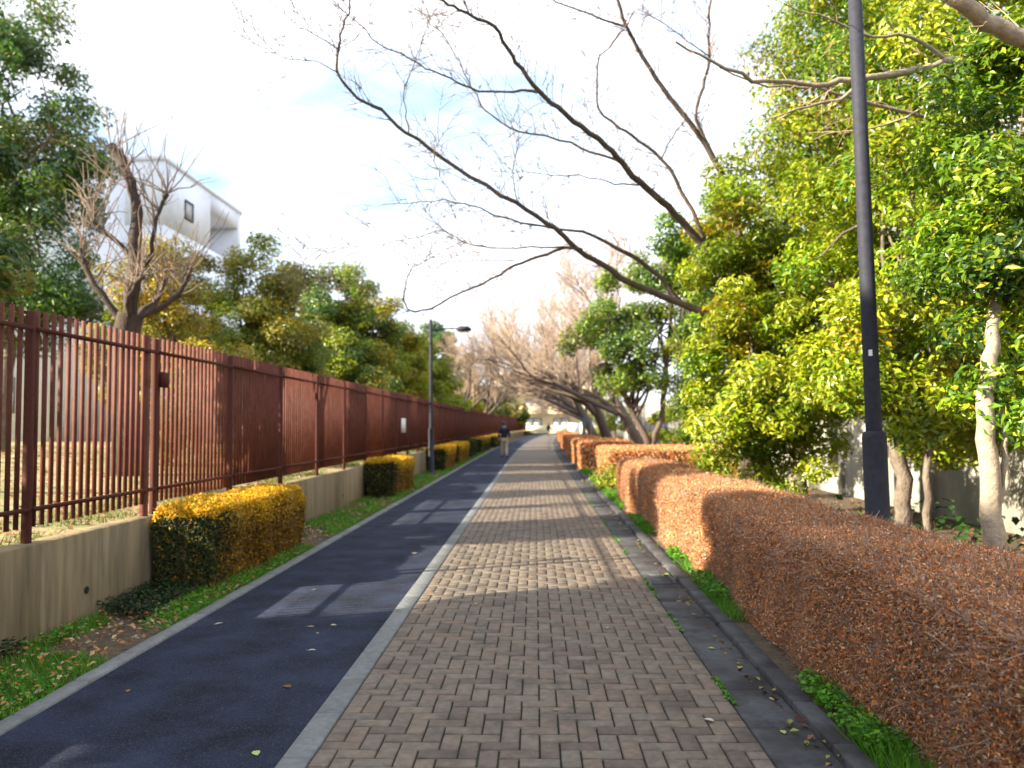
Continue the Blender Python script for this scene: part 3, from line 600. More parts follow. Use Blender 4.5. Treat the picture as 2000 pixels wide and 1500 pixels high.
LIMBS = [
    (0.105,0.014,[(3.31, 13.0, 3.17), (2.37, 12.8, 3.56), (1.55, 12.6, 3.84), (1.04, 12.4, 4.16), (0.7, 12.2, 4.3), (0.47, 12.0, 4.48), (0.21, 11.8, 4.64), (-0.24, 11.6, 4.9), (-0.94, 11.4, 5.25), (-1.44, 11.2, 5.58), (-1.78, 11.0, 5.76), (-2.12, 10.8, 6.02), (-2.54, 10.6, 6.22), (-2.64, 10.4, 6.4), (-2.56, 10.2, 6.61), (-2.49, 10.0, 6.69), (-2.33, 9.8, 6.9), (-2.24, 9.6, 7.07)]),
    (0.12,0.018,[(3.4, 13.0, 3.51), (2.86, 12.72, 4.3), (2.33, 12.45, 4.82), (1.99, 12.18, 5.06), (1.6, 11.9, 5.28), (1.32, 11.62, 5.49), (1.08, 11.35, 5.65), (0.69, 11.08, 5.84), (0.34, 10.8, 6.01), (0.08, 10.52, 6.11), (-0.14, 10.25, 6.31), (-0.32, 9.98, 6.47), (-0.47, 9.7, 6.63), (-0.65, 9.43, 6.58), (-0.85, 9.15, 6.53), (-1.02, 8.88, 6.5), (-1.18, 8.6, 6.54)]),
    (0.11,0.03,[(3.4, 13.0, 3.51), (3.38, 12.82, 4.48), (3.11, 12.64, 5.44), (2.74, 12.47, 6.06), (2.41, 12.29, 6.41), (2.02, 12.11, 6.8), (1.71, 11.93, 7.22), (1.43, 11.76, 7.63), (1.28, 11.58, 7.94), (1.16, 11.4, 8.31)]),
    (0.013,0.005,[(-2.56, 10.2, 6.61), (-2.84, 10.02, 6.74), (-3.04, 9.85, 6.8), (-3.23, 9.68, 6.92), (-3.35, 9.5, 7.05)]),
    (0.013,0.004,[(-2.64, 10.4, 6.4), (-2.85, 10.26, 6.47), (-3.19, 10.12, 6.46), (-3.39, 9.98, 6.48), (-3.53, 9.84, 6.53), (-3.68, 9.7, 6.57)]),
    (0.016,0.007,[(-1.75, 11.0, 5.75), (-1.78, 10.9, 6.05), (-1.81, 10.8, 6.26), (-1.65, 10.7, 6.58), (-1.55, 10.6, 6.77), (-1.42, 10.5, 6.98), (-1.34, 10.4, 7.15), (-1.2, 10.3, 7.27)]),
    (0.05,0.007,[(1.32, 12.5, 4.4), (0.89, 12.34, 4.6), (0.48, 12.18, 4.64), (-0.04, 12.01, 4.68), (-0.47, 11.85, 4.75), (-0.78, 11.69, 4.86), (-1.13, 11.52, 4.93), (-1.63, 11.36, 4.88), (-2.13, 11.2, 4.8)]),
    (0.07,0.05,[(2.38, 12.85, 3.57), (1.87, 12.68, 4.14), (1.32, 12.5, 4.4)]),
    (0.012,0.005,[(-1.13, 11.52, 4.93), (-1.32, 11.35, 5.16), (-1.4, 11.18, 5.36), (-1.39, 11.0, 5.47), (-1.28, 10.82, 5.61)]),
    (0.014,0.006,[(-0.23, 11.6, 4.92), (-0.29, 11.37, 5.22), (-0.26, 11.13, 5.42), (-0.21, 10.9, 5.65)]),
    (0.03,0.007,[(0.74, 12.2, 4.3), (0.47, 12.0, 4.33), (-0.04, 11.8, 4.28), (-0.64, 11.6, 4.23), (-1.01, 11.4, 4.27), (-1.3, 11.2, 4.42), (-1.58, 11.0, 4.7)]),
    (0.011,0.004,[(-1.3, 11.2, 4.42), (-1.75, 11.02, 4.25), (-2.2, 10.85, 4.11), (-2.49, 10.68, 4.08), (-3.12, 10.5, 4.02)]),
    (0.05,0.007,[(0.74, 12.2, 4.32), (0.47, 12.07, 4.34), (0.07, 11.94, 4.16), (-0.3, 11.82, 4.02), (-0.62, 11.69, 3.78), (-1.07, 11.56, 3.59), (-1.54, 11.44, 3.31), (-1.8, 11.31, 3.26), (-1.87, 11.18, 3.4), (-1.8, 11.06, 3.68), (-1.71, 10.93, 3.84), (-1.29, 10.8, 3.98)]),
    (0.012,0.004,[(-1.8, 11.31, 3.26), (-2.05, 11.13, 3.39), (-2.55, 10.96, 3.52), (-2.98, 10.78, 3.66), (-3.29, 10.61, 3.75)]),
    (0.014,0.004,[(-0.3, 11.82, 4.09), (-0.71, 11.58, 4.03), (-1.25, 11.35, 4.0), (-1.76, 11.12, 3.81)]),
    (0.034,0.008,[(0.08, 10.52, 6.11), (-0.24, 10.45, 6.11), (-0.75, 10.37, 6.08), (-0.96, 10.29, 6.17), (-1.31, 10.21, 6.3), (-1.58, 10.14, 6.43), (-2.0, 10.06, 6.6), (-2.24, 9.98, 6.83), (-2.53, 9.9, 7.08), (-2.6, 9.82, 7.21)]),
    (0.036,0.008,[(1.32, 11.62, 5.49), (0.85, 11.56, 5.62), (0.43, 11.48, 5.84), (-0.23, 11.42, 5.91), (-0.54, 11.34, 6.07), (-0.74, 11.28, 6.26), (-0.86, 11.2, 6.46), (-1.04, 11.14, 6.84), (-1.21, 11.06, 7.13), (-1.42, 11.0, 7.42), (-1.56, 10.92, 7.65)]),
    (0.024,0.005,[(1.6, 11.9, 5.23), (1.22, 11.76, 5.21), (0.85, 11.62, 5.28), (0.32, 11.48, 5.28), (-0.12, 11.34, 5.27), (-0.59, 11.2, 5.25)]),
    (0.016,0.01,[(-0.75, 9.43, 6.63), (-0.79, 9.07, 6.62), (-0.79, 8.72, 6.6)]),
    (0.06,0.012,[(2.86, 12.7, 4.3), (2.4, 12.58, 5.36), (2.05, 12.46, 5.83), (1.67, 12.33, 6.07), (1.35, 12.21, 6.26), (1.01, 12.09, 6.48), (0.98, 11.97, 6.8), (1.04, 11.84, 7.2), (1.4, 11.72, 7.57), (1.55, 11.6, 7.79)]),
    (0.03,0.012,[(1.4, 11.76, 7.63), (0.88, 11.52, 7.7), (0.34, 11.29, 7.8), (0.1, 11.06, 7.83)]),
    (0.05,0.025,[(3.11, 12.64, 5.44), (2.57, 12.53, 6.55), (2.71, 12.41, 6.92), (2.81, 12.29, 7.37), (2.77, 12.18, 7.85), (2.77, 12.06, 8.17), (2.82, 11.94, 8.59)]),
    (0.02,0.006,[(2.81, 12.29, 7.37), (2.39, 12.06, 7.53), (1.96, 11.83, 7.74), (1.62, 11.59, 7.78)]),
    (0.02,0.012,[(2.05, 12.46, 5.83), (2.13, 12.11, 6.02), (2.31, 11.76, 6.21)]),
]
ch = tag(empty('cherry_tree', (3.5, 13.2, 0)), 'big bare cherry tree leaning its dark limbs over the lane', 'tree', 'bare cherry trees along the lane')
OFF = np.array([3.5, 13.2, 0])
mb = MB(); mb.tube(np.array([(3.62, 13.3, -.05), (3.60, 13.28, .5), (3.55, 13.2, 1.4), (3.42, 13.08, 2.4), (3.33, 13.0, 3.3), (3.38, 12.98, 3.7)]) - OFF, [.24, .19, .17, .165, .15, .10], 12); mb.build('trunk', M['cherry'], ch, smooth=True)
tw = MB()
for r0, r1, P in LIMBS:
    P = np.array(P) - OFF; n = len(P)
    t = np.linspace(0, 1, (n - 1) * 3 + 1); Q = np.stack([np.interp(t, np.linspace(0, 1, n), P[:, k]) for k in range(3)], 1)
    Q[1:-1] = (Q[:-2] + 2 * Q[1:-1] + Q[2:]) / 4
    Q[1:-1] += rng.normal(size=(len(Q) - 2, 3)) * 0.010
    mb = MB(); mb.tube(Q, (r0 + (r1 - r0) * t ** 0.55) * .68, 8 if r0 > .02 else 5); mb.build('limb', M['cherry'], ch, smooth=True)
    twigs_on(tw, Q, 0.25, 0.085 if r0 < .02 else 0.10, 0.15, 0.95, rt=0.0062, tint=(.42, .38, .38), child=5)
tag(tw.build('twig', M['twig'], ch), kind='stuff')

# cherry out of the frame on the right, its pale branches reaching in past the lamp post
OFF = np.array([4.7, 4.6, 0])
c2 = tag(empty('cherry_tree', tuple(OFF)), 'cherry tree at the right edge reaching pale bare branches past the lamp post', 'tree', 'bare cherry trees along the lane')
mb = MB(); mb.tube(np.array([(4.7, 4.6, -.05), (4.68, 4.6, 1.0), (4.6, 4.7, 2.2), (4.5, 4.8, 2.9)]) - OFF, [.2, .16, .14, .13], 12); mb.build('trunk', M['palebark'], c2, smooth=True)
tw = MB()
for r0, r1, P in [(.075, .045, [(4.5, 4.8, 2.8), (4.2, 5.2, 3.6), (3.7, 5.55, 4.15), (3.43, 5.5, 4.26), (3.1, 5.4, 4.36), (2.9, 5.3, 4.45), (2.3, 5.2, 4.8), (1.5, 5.0, 5.3)]),
                  (.06, .008, [(4.5, 4.8, 2.9), (4.7, 5.8, 3.9), (4.9, 6.9, 4.7), (4.67, 7.5, 4.99), (4.2, 7.35, 5.02), (3.79, 7.2, 4.9), (3.3, 7.1, 4.74), (2.96, 7.0, 4.68), (2.6, 6.95, 4.60), (2.27, 6.9, 4.60), (1.9, 6.75, 4.56), (1.54, 6.6, 4.66), (1.2, 6.5, 4.8)]),
                  (.035, .006, [(4.9, 6.9, 4.7), (5.0, 7.6, 4.75), (4.95, 8.0, 4.62), (4.0, 7.8, 4.58), (3.26, 7.6, 4.68), (2.7, 7.4, 4.75), (2.16, 7.2, 4.70), (1.7, 7.1, 4.85)]),
                  (.022, .005, [(2.96, 7.0, 4.68), (2.7, 6.9, 4.45), (2.4, 6.8, 4.35), (2.0, 6.7, 4.2)]),
                  (.02, .005, [(3.79, 7.2, 4.9), (3.4, 7.0, 5.05), (3.0, 6.9, 5.0), (2.5, 6.8, 5.15), (2.2, 6.7, 5.2)]),
                  (.02, .005, [(4.2, 7.35, 5.02), (3.9, 7.5, 4.7), (3.4, 7.6, 4.45), (2.9, 7.5, 4.35)])]:
    P = np.array(P) - OFF; n = len(P); t = np.linspace(0, 1, (n - 1) * 3 + 1); Q = np.stack([np.interp(t, np.linspace(0, 1, n), P[:, k]) for k in range(3)], 1)
    Q[1:-1] += rng.normal(size=(len(Q) - 2, 3)) * 0.010
    mb = MB(); mb.tube(Q, r0 + (r1 - r0) * t, 8); mb.build('limb', M['palebark'], c2, smooth=True)
    twigs_on(tw, Q, 0.4, 0.22, 0.15, 0.6, rt=0.005, tint=(1.1, 1.0, .95), child=2)
tag(tw.build('twig', M['twig'], c2), kind='stuff')

def bare_tree(seed, lean, h):
    """a spreading bare cherry: trunk, limbs, fine twigs; returns meshes"""
    st = np.random.default_rng(seed); tb, lb, tw = MB(), MB(), MB()
    top = np.array([lean[0] * .5, lean[1] * .5, h * .26])
    P = np.array([(0, 0, -.05), top * .35, top * .7, top]); tb.tube(P, [.27, .21, .19, .16], 9)
    def grow(p, d, L, r, lv):
        n = 5; Q = [p]; dd = d
        for _ in range(n - 1):
            dd = dd + st.normal(size=3) * .16 + np.array([0, 0, .05 if lv < 2 else .05]); dd /= np.linalg.norm(dd); Q.append(Q[-1] + dd * L / (n - 1))
        Q = np.array(Q); rr_ = np.linspace(r, r * .55, n)
        (lb if lv < 2 else tw).tube(Q, rr_, 6 if lv < 2 else 3, cap=False)
        if lv == 4: return
        k = (4, 6, 6, 4)[lv]
        for _ in range(k):
            j = int(st.integers(1, n)); v = st.normal(size=3); v[2] *= .6; v /= np.linalg.norm(v)
            nd = dd * .8 + v * .7 + np.array([0, 0, .22]); nd /= np.linalg.norm(nd)
            grow(Q[j], nd, L * st.uniform(.45, .72), max(rr_[j] * .6, .008), lv + 1)
    for k in range(5):
        a = k * 2 * math.pi / 5 + st.uniform(-.3, .3); d = np.array([math.cos(a) * .9 + lean[0] * .62, math.sin(a) * .8 + lean[1] * .3, 1.0]); d /= np.linalg.norm(d)
        grow(top - np.array([0, 0, .1 * k]), d, h * .42, .095, 0)
    return tb.mesh('trunk', M['cherry'], True), lb.mesh('limb', M['cherry'], True), tw.mesh('twig', M['twig'])
BT = [bare_tree(11, (-2.2, .2), 8.6), bare_tree(12, (-1.9, -.5), 8.2), bare_tree(13, (1.5, .2), 7.5)]
def put_bare(k, loc, rz, sc, label):
    r = tag(empty('cherry_tree', loc, rz), label, 'tree', 'bare cherry trees along the lane'); r.scale = (sc,) * 3
    for me in BT[k]:
        o = link(me.name.split('.')[0], me, r)
        if me.name.startswith('twig'): o['kind'] = 'stuff'
for k, (x, y, rz, sc, kk, lb) in enumerate([
    (4.6, 32.5, 0.0, 1.1, 0, 'bare cherry tree rising right behind the forked tree'),
    (3.9, 39.5, 0.3, 1.22, 1, 'bare cherry tree leaning over the lane right before the blue grey post'),
    (4.0, 48.5, -0.1, 1.25, 0, 'bare cherry tree with leaning dark trunk just past the blue grey post'),
    (4.7, 59, 0.2, 1.05, 1, 'bare pinkish brown cherry tree arching over the lane, second past the posts'),
    (5.4, 70, 0.0, 1.05, 0, 'bare cherry tree nearest the white gate, on its near side'),
    (7.0, 96, 0.2, 1.1, 1, 'farthest bare cherry tree, just past the white gate'),
    (-5.3, 50, 0.1, 0.95, 2, 'bare brown cherry tree behind the far left railings'),
    (-4.6, 62, -0.3, 1.0, 2, 'bare brown cherry tree behind the railings left of the cream building')]):
    put_bare(kk, (x, y, 0.0 if x > 0 else 0.75), rz, sc, lb)

# ------------------------------------------------------------------ left side trees behind the railings
SHADY = [((.035, .09, .016), 2), ((.07, .15, .022), 4), (G1, 2.5), ((.05, .12, .06), 1.5), (OLV, 1.5)]
OLIVE = [((.24, .22, .03), 4), (G2, 2), (YEL, 1.8), (G1, 1.5), ((.24, .19, .04), 2)]
zt = yard_z
tree('evergreen_tree', 'dark leafy evergreen tree at the left edge beside the white building', (-13.7, 20.0, zt(-13.7)),
     [(-13.5, 20.0, 6.2, 2.4, 1.9, 2.5), (-14.0, 20.0, 10.2, 2.5, 1.9, 3.2), (-12.1, 20.0, 8.6, 1.2, 1.2, 1.0), (-12.6, 20.0, 4.9, 1.3, 1.3, .9)], 10, 46000, 0.15, SHADY + [(OLV, 1)],
     [(0.2, [(0, 0, -.1), (.1, 0, 2), (.0, 0, 5), (-.2, 0, 8.5)])], 'bark', rr=(.4, .75), nb=40, slim=.36)
# hard-pruned tree with knuckled limbs and whippy shoots
px_, py_ = -7.0, 13.4; z0 = zt(px_)
pt = tag(empty('pruned_tree', (px_, py_, z0)), 'hard pruned bare tree with knuckled limbs behind the railings', 'tree')
mb = MB(); mb.tube([(0, 0, -.1), (0.02, 0, .6), (-.03, 0, 1.5), (-.02, 0, 2.4), (.05, 0, 2.75)], [.29, .235, .215, .22, .21], 12); mb.build('trunk', M['dark_bark'], pt, smooth=True)
tw = MB()
for r0, r1, P in [(.17, .085, [(.02, 0, 2.5), (.08, .02, 3.2), (.14, 0, 3.9), (.10, 0, 4.5), (.0, .02, 5.1), (-.22, .02, 5.55), (-.40, .0, 5.72)]),
                  (.085, .045, [(-.03, 0, 2.5), (-.3, -.1, 2.95), (-.62, -.1, 3.35), (-.8, -.1, 3.9)]), (.075, .04, [(.06, 0, 2.55), (.45, .1, 2.85), (.8, .15, 3.1), (1.0, .2, 3.55)]),
                  (.06, .035, [(.1, 0, 3.4), (.35, .1, 3.8), (.42, .1, 4.4), (.6, .15, 4.9)]), (.06, .035, [(.1, 0, 3.7), (-.2, -.15, 4.05), (-.5, -.2, 4.3), (-.6, -.2, 4.7)]),
                  (.09, .05, [(0, .1, 2.6), (.2, .5, 3.0), (.3, .8, 3.5)]), (.07, .04, [(.05, -.1, 2.6), (.2, -.4, 3.0), (.55, -.6, 3.3)])]:
    P = np.array(P); n = len(P); t = np.linspace(0, 1, (n - 1) * 3 + 1); Q = np.stack([np.interp(t, np.linspace(0, 1, n), P[:, k]) for k in range(3)], 1)
    Q[1:] += rng.normal(size=(len(Q) - 1, 3)) * 0.018; rr_ = (r0 + (r1 - r0) * t) * .8 * rng.uniform(.85, 1.15, len(t)); rr_[-1] *= 1.3; rr_[-2] *= 1.15
    mb = MB(); mb.tube(Q, rr_, 9); mb.build('limb', M['dark_bark'], pt, smooth=True)
    for _ in range(24):     # shoots spring from the knuckle
        j = int(rng.integers(len(Q) // 2, len(Q))); d = np.array([rng.normal() * .45, rng.normal() * .35, 1.0 if rng.random() < .8 else .25]); d /= np.linalg.norm(d); L = rng.uniform(.5, 1.5)
        W_ = wobble(Q[j], Q[j] + d * L, 5, .08); tw.tube(W_, np.linspace(.013, .005, 5), 4, (.6, .6, .62), cap=False)
        if rng.random() < .6: tw.tube(wobble(W_[2], W_[2] + (d + unit(1)[0] * .6) * L * .4, 4, .08), np.linspace(.007, .003, 4), 3, (.6, .6, .62), cap=False)
tag(tw.build('shoot', M['twig'], pt), kind='stuff')

LG = 'evergreen trees behind the brown railings'
def ltree(label, x, y, ells, per, n, size, pal, h, name='evergreen_tree', group=LG, **k):
    z = zt(x); tree(name, label, (x + float(bend(y)), y, z), [(e[0] + float(bend(y)),) + tuple(e[1:]) for e in ells], per, n, size, pal, [(0.13, [(0, 0, -.1), (.05, 0, h * .3), (0, 0, h * .75)])], 'bark', group=group, **k)
ltree('small olive bush seen left of the hard pruned tree trunk', -10.0, 19.0, [(-9.9, 19.0, 3.4, 1.0, 1.0, 1.3)], 16, 7000, .10, OLIVE, 3.0, 'broadleaf_bush')
ltree('yellow and orange leaved bush right behind the hard pruned tree', -7.7, 16.3, [(-7.6, 16.3, 3.1, 1.15, 1.0, 2.0), (-7.9, 16.3, 4.7, .9, .9, 1.1), (-6.7, 16.4, 2.6, .7, .9, 1.2)], 24, 24000, .085, OLIVE + [(ORG, 2.2), (YEL, 1.5)], 3.8, 'broadleaf_bush')
ltree('tall yellow olive bush between the pruned tree and the olive topped evergreen', -9.4, 21.8, [(-9.5, 21.8, 4.6, 1.6, 1.2, 2.3), (-10.8, 21.8, 4.2, 1.2, 1.2, 1.7)], 16, 24000, .11, OLIVE + [(ORG, 1.5)], 3.8, 'broadleaf_bush')
BIG = dict(rr=(.38, .62))
ltree('tall olive topped evergreen in front of the white building end', -7.9, 22.0, [(-7.9, 21.7, 4.0, 1.6, 1.4, 1.8), (-7.5, 21.7, 5.6, 1.15, 1.2, 1.35), (-6.9, 21.7, 3.6, 1.2, 1.2, 1.8)], 14, 34000, .12, [((.24, .22, .03), 5), ((.07, .15, .022), 2), (G2, 2), (YEL, 1.2), ((.28, .26, .06), 2)], 5.2, **BIG)
ltree('dark bushy evergreen leaning over the railings, low in front of the olive topped one', -7.4, 22.9, [(-7.3, 22.9, 3.0, 1.0, .8, 1.5), (-6.8, 23.0, 3.7, .8, .7, 1.0)], 22, 15000, .09, SHADY, 3.6)
ltree('dark green spreading evergreen at the middle of the railings', -7.3, 27.4, [(-7.4, 27.4, 4.0, 1.9, 1.4, 2.2), (-7.2, 27.4, 5.9, 1.7, 1.3, 1.5), (-6.2, 27.2, 3.2, 1.1, 1.2, 1.7)], 14, 40000, .13, SHADY + [(G2, 4), ((.24, .22, .03), 4), (YEL, 1), (G3, 2)], 5.2, **BIG)
ltree('green evergreen with a yellow tipped crown left of the slim lamp', -6.9, 31.6, [(-6.7, 31.6, 4.2, 1.7, 1.2, 2.2), (-6.6, 31.6, 5.7, 1.3, 1.1, 1.4)], 14, 30000, .14, [(DK2, 1.5), (G1, 3), (G3, 4), (YEL, 2), ((.24, .22, .03), 3)], 4.8, **BIG)
ltree('bright yellow green tree directly left of the slim lamp', -6.6, 37.5, [(-6.6, 37.5, 3.6, 1.6, 1.3, 2.1), (-6.3, 37.5, 5.2, 1.3, 1.0, 1.4)], 13, 22000, .16, [(G3, 4), (YEL, 3), (G2, 2), (OLV, 1)], 4.6, **BIG)
ltree('yellow green tree right behind the slim lamp', -6.1, 43.0, [(-6.3, 43, 4.1, 1.8, 1.5, 2.4), (-5.3, 43, 3.2, 1.4, 1.2, 1.7)], 11, 18000, .18, [(G3, 3), (G2, 3), (YEL, 1.5), (DK2, 1)], 4.8, **BIG)
ltree('tall dark evergreen showing above the slim lamp head', -7.4, 54.0, [(-7.0, 54, 6.4, 1.6, 1.6, 2.4), (-6.6, 54, 4.2, 1.9, 1.7, 2.2)], 10, 18000, .22, SHADY, 7.0, **BIG)
ltree('rounded yellow topped tree right of the slim lamp head', -7.0, 66.0, [(-6.6, 66, 5.8, 1.6, 1.6, 2.2), (-6.3, 66, 3.8, 1.9, 1.7, 2.0)], 10, 16000, .24, OLIVE + [(G3, 2)], 6.0, **BIG)
ltree('dark rounded evergreen over the far railings', -5.9, 76.0, [(-5.7, 76, 3.6, 1.9, 2.0, 2.0)], 10, 10000, .26, SHADY + [(G2, 2)], 4.2, **BIG)
ltree('yellow and dark green tree near the far end of the railings', -5.4, 88.0, [(-5.2, 88, 3.4, 2.0, 2.0, 2.0)], 10, 9000, .28, OLIVE + [(DRK, 4)], 4.0, **BIG)
ltree('last evergreen at the far end of the railings', -4.6, 104.0, [(-4.2, 104, 3.0, 1.9, 2.2, 1.8)], 10, 8000, .30, OLIVE + [(DRK, 4)], 3.6, **BIG)
# unseen trees added to the row beside and behind the camera, to shade the lane
for k, (x, y, zl, zh) in enumerate([(-8.1, 9.55, 2.6, 6.2), (-8.1, 3.95, 2.2, 6.2), (-8.1, 2.4, 3.2, 6.6), (-8.2, 0.8, 2.0, 6.8), (-8.1, -1.1, 2.2, 6.8), (-8.1, -2.9, 2.2, 6.2), (-8.2, -4.7, 2.2, 6.3), (-8.2, -6.5, 2.2, 6.3), (-9.6, 2.6, 5.6, 9.0), (-9.9, -0.7, 3.0, 7.4), (-10.1, 0.6, 4.4, 7.4)]):
    zc, rz_ = (zl + zh) / 2, (zh - zl) / 2; r1 = 1.35 if k == 0 else (1.0 if k in (1, 8) else 1.15)
    ltree('unseen evergreen tree added to the row left of the view to shade the near lane', x, y, [(x, y, zc + rz_ * .45, r1, r1 * .95, rz_ * .6), (x, y, zc - rz_ * .4, r1, r1 * .95, rz_ * .62)], 22, 19000, .15, SHADY, zc, rr=(.32, .5))
# far right greenery
for x, y, r1, zc, lb in ((1.95, 18.9, .42, .36, 'small bright green tuft in the gap between the near hedge and the wide block'), (4.3, 19.0, .7, .95, 'yellow green shrub behind the far end of the long near hedge'), (5.2, 52, 1.6, 2.2, 'yellow green shrub below the leaning cherry trunks'), (6.2, 34, 1.5, 1.3, 'low green shrub in front of the pale wall past the forked tree'), (6.6, 78, 2.2, 3.0, 'pale green tree on the right near the white gate')):
    tree('broadleaf_shrub', lb, (x, y, 0), [(x, y, zc, r1, r1, zc * .85)], 9 if r1 > 1 else 60, 5000 if r1 > 1 else 1600, .16 if r1 > 1 else .075, [(G3, 3), (G2, 3), (YEL, 1), (OLV, 1)], [(0.07 if r1 > 1 else .02, [(0, 0, 0), (0, 0, zc)])], nb=12, cat='shrub')

# ------------------------------------------------------------------ clipped hedges
GOLD = [((.68, .40, .015), 5), ((.60, .30, .012), 4), ((.42, .32, .02), 2), ((.74, .50, .03), 2)]
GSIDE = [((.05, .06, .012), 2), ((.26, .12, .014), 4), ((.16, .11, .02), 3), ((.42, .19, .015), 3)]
DSIDE = [((.028, .05, .014), 5), ((.05, .065, .016), 3), ((.11, .08, .02), 2)]  # dark greens; golden hedges also take their near-end shade from these
def clipped(name, label, x0, x1, y0, y1, h, dens, size, pal, core_t, taper=0.0, rnd=.10, loose=.035, stray=0, twig=0, side_pal=None, group=None, lm='dry_leaf', loc=None, rough=.03, near=None, stems=0, cat='hedge'):
    cx, cy = (x0 + x1) / 2, (y0 + y1) / 2
    b = float(bend(cy)); r = tag(empty(name, (cx + b, cy, 0)), label, cat, group)
    W_, L = (x1 - x0) / 2, (y1 - y0) / 2
    def shape(fx, fy, fz):
        """unit box -> hedge: narrower at the foot, corners rounded, surface uneven"""
        k = 1 - taper * (1 - fz)
        X, Y, Z = fx * W_ * k, fy * L * (1 - (1 - k) * W_ / L), fz * h
        rx = np.maximum(0, np.abs(fx) - (1 - rnd / W_ * .8)); rz = np.maximum(0, fz - (1 - rnd / h)); ry = np.maximum(0, np.abs(fy) - (1 - rnd / L * .8))
        Z = Z - (rx * W_ + ry * L) * .45; X = X - np.sign(fx) * rz * h * .35; Y = Y - np.sign(fy) * rz * h * .35
        u = (Y + cy) * 1.7; wv = np.sin(u * 1.9 + X * 3) * .5 + np.sin(u * 4.3 + 1.3 + Z * 5) * .3 + np.sin(u * .8 + Z * 2.1) * .5
        return X + np.sign(fx) * rough * wv * (np.abs(fx) > .8), Y, Z + rough * .7 * wv * (fz > .8)
    mb = MB()
    ny = max(4, int(L * 2 / .25)); nx = max(3, int(W_ * 2 / .25)); nzz = max(3, int(h / .2)); s_ = .94
    def grid(fa, na, nb_):
        a, c = np.meshgrid(np.linspace(-1, 1, na + 1), np.linspace(-1, 1, nb_ + 1), indexing='ij')
        X, Y, Z = shape(*fa(a, c)); i = (np.arange(na)[:, None] * (nb_ + 1) + np.arange(nb_)[None, :]).ravel()[:, None]
        V = np.stack([X, Y, Z], -1).reshape(-1, 3); 
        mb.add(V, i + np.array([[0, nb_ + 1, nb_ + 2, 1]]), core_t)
    grid(lambda a, c: (a * s_, c * s_, 0 * a + s_), nx, ny)
    for sg_ in (-1, 1):
        grid(lambda a, c: (0 * a + sg_ * s_, a * s_, (c + 1) / 2 * s_), ny, nzz); grid(lambda a, c: (a * s_, 0 * a + sg_ * s_, (c + 1) / 2 * s_), nx, nzz)
    mb.build('hedge_body', M['core'], r)
    areas = np.array([4 * W_ * L, 2 * L * h, 2 * L * h, 2 * W_ * h, 2 * W_ * h]); n = int(areas.sum() * dens)
    f = rng.choice(5, n, p=areas / areas.sum()); a = rng.uniform(-1, 1, n); c = rng.uniform(-1, 1, n)
    if near: c = np.where(f < 3, -1 + 2 * ((c + 1) / 2) ** near, c)      # denser towards the camera end
    dp = 1 - np.abs(rng.normal(0, loose, n)) + rng.normal(0, .012, n)
    fx = np.select([f == 0, f == 1, f == 2, f >= 3], [a, -dp, dp, a]); fy = np.select([f < 3, f == 3, f == 4], [c, -1 + (1 - dp) * W_ / L, 1 - (1 - dp) * W_ / L]); fz = np.where(f == 0, dp, np.where(f < 3, (a + 1) / 2, (c + 1) / 2))
    X, Y, Z = shape(fx, fy, fz); P = np.stack([X, Y, np.maximum(Z, .02)], 1)
    base = np.array([(0, 0, 1), (-1, 0, .2), (1, 0, .2), (0, -1, .2), (0, 1, .2)])[f]
    Nn = base * .9 + rng.normal(size=(n, 3)) * .75
    def choose(pl, n):
        w_ = np.array([q[1] for q in pl], float); return np.array([q[0] for q in pl])[rng.choice(len(pl), n, p=w_ / w_.sum())]
    T = choose(pal, n)
    if side_pal is not None:
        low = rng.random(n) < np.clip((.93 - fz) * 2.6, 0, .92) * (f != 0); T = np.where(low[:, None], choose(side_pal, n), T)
    pz = .8 + .4 * (.5 + .5 * np.sin(P[:, 1] * 2.3 + P[:, 0] * 4 + P[:, 2] * 5) * np.sin(P[:, 1] * .9 - P[:, 2] * 3 + 1))
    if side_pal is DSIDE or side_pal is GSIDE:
        endy = np.clip((.45 - (P[:, 1] + L) / 1.6) * 2.2, 0, .95) * (fz < .93); T = np.where((rng.random(n) < endy)[:, None], choose(DSIDE, n), T)  # shade of the near end put into the leaf colour
    T = T * (pz * rng.uniform(.7, 1.3, n))[:, None]
    m2 = MB(); sz = size if not near else size * (0.75 + 0.7 * np.clip((P[:, 1] + L) / (2 * L), 0, 1))
    m2.leaves(P, Nn, sz, T, rng, .5); tag(m2.build('hedge_leaf', M[lm], r), kind='stuff')
    if twig:
        m3 = MB(); n = twig; f = rng.choice(5, n, p=areas / areas.sum()); a = rng.uniform(-1, 1, n); c = rng.uniform(-1, 1, n)
        if near: c = np.where(f < 3, -1 + 2 * ((c + 1) / 2) ** near, c)
        fx = np.select([f == 0, f == 1, f == 2, f >= 3], [a, -.97, .97, a]); fy = np.select([f < 3, f == 3, f == 4], [c, -1 + .03 * W_ / L, 1 - .03 * W_ / L]); fz = np.where(f == 0, .97, np.where(f < 3, (a + 1) / 2, (c + 1) / 2))
        X, Y, Z = shape(fx, fy, fz); P = np.stack([X, Y, np.maximum(Z, .03)], 1)
        base = np.array([(0, 0, 1), (-1, 0, .55), (1, 0, .55), (0, -1, .55), (0, 1, .55)])[f]
        d = base * .6 + rng.normal(size=(n, 3)) * .55; d /= np.linalg.norm(d, axis=1)[:, None]
        e = np.cross(d, unit(n)); e /= np.linalg.norm(e, axis=1)[:, None] + 1e-9; ln = (rng.uniform(.05, .14, n) + stray * (rng.random(n) < .10) * rng.uniform(.05, .16, n))[:, None]
        wd = rng.uniform(.0014, .003, n)[:, None]
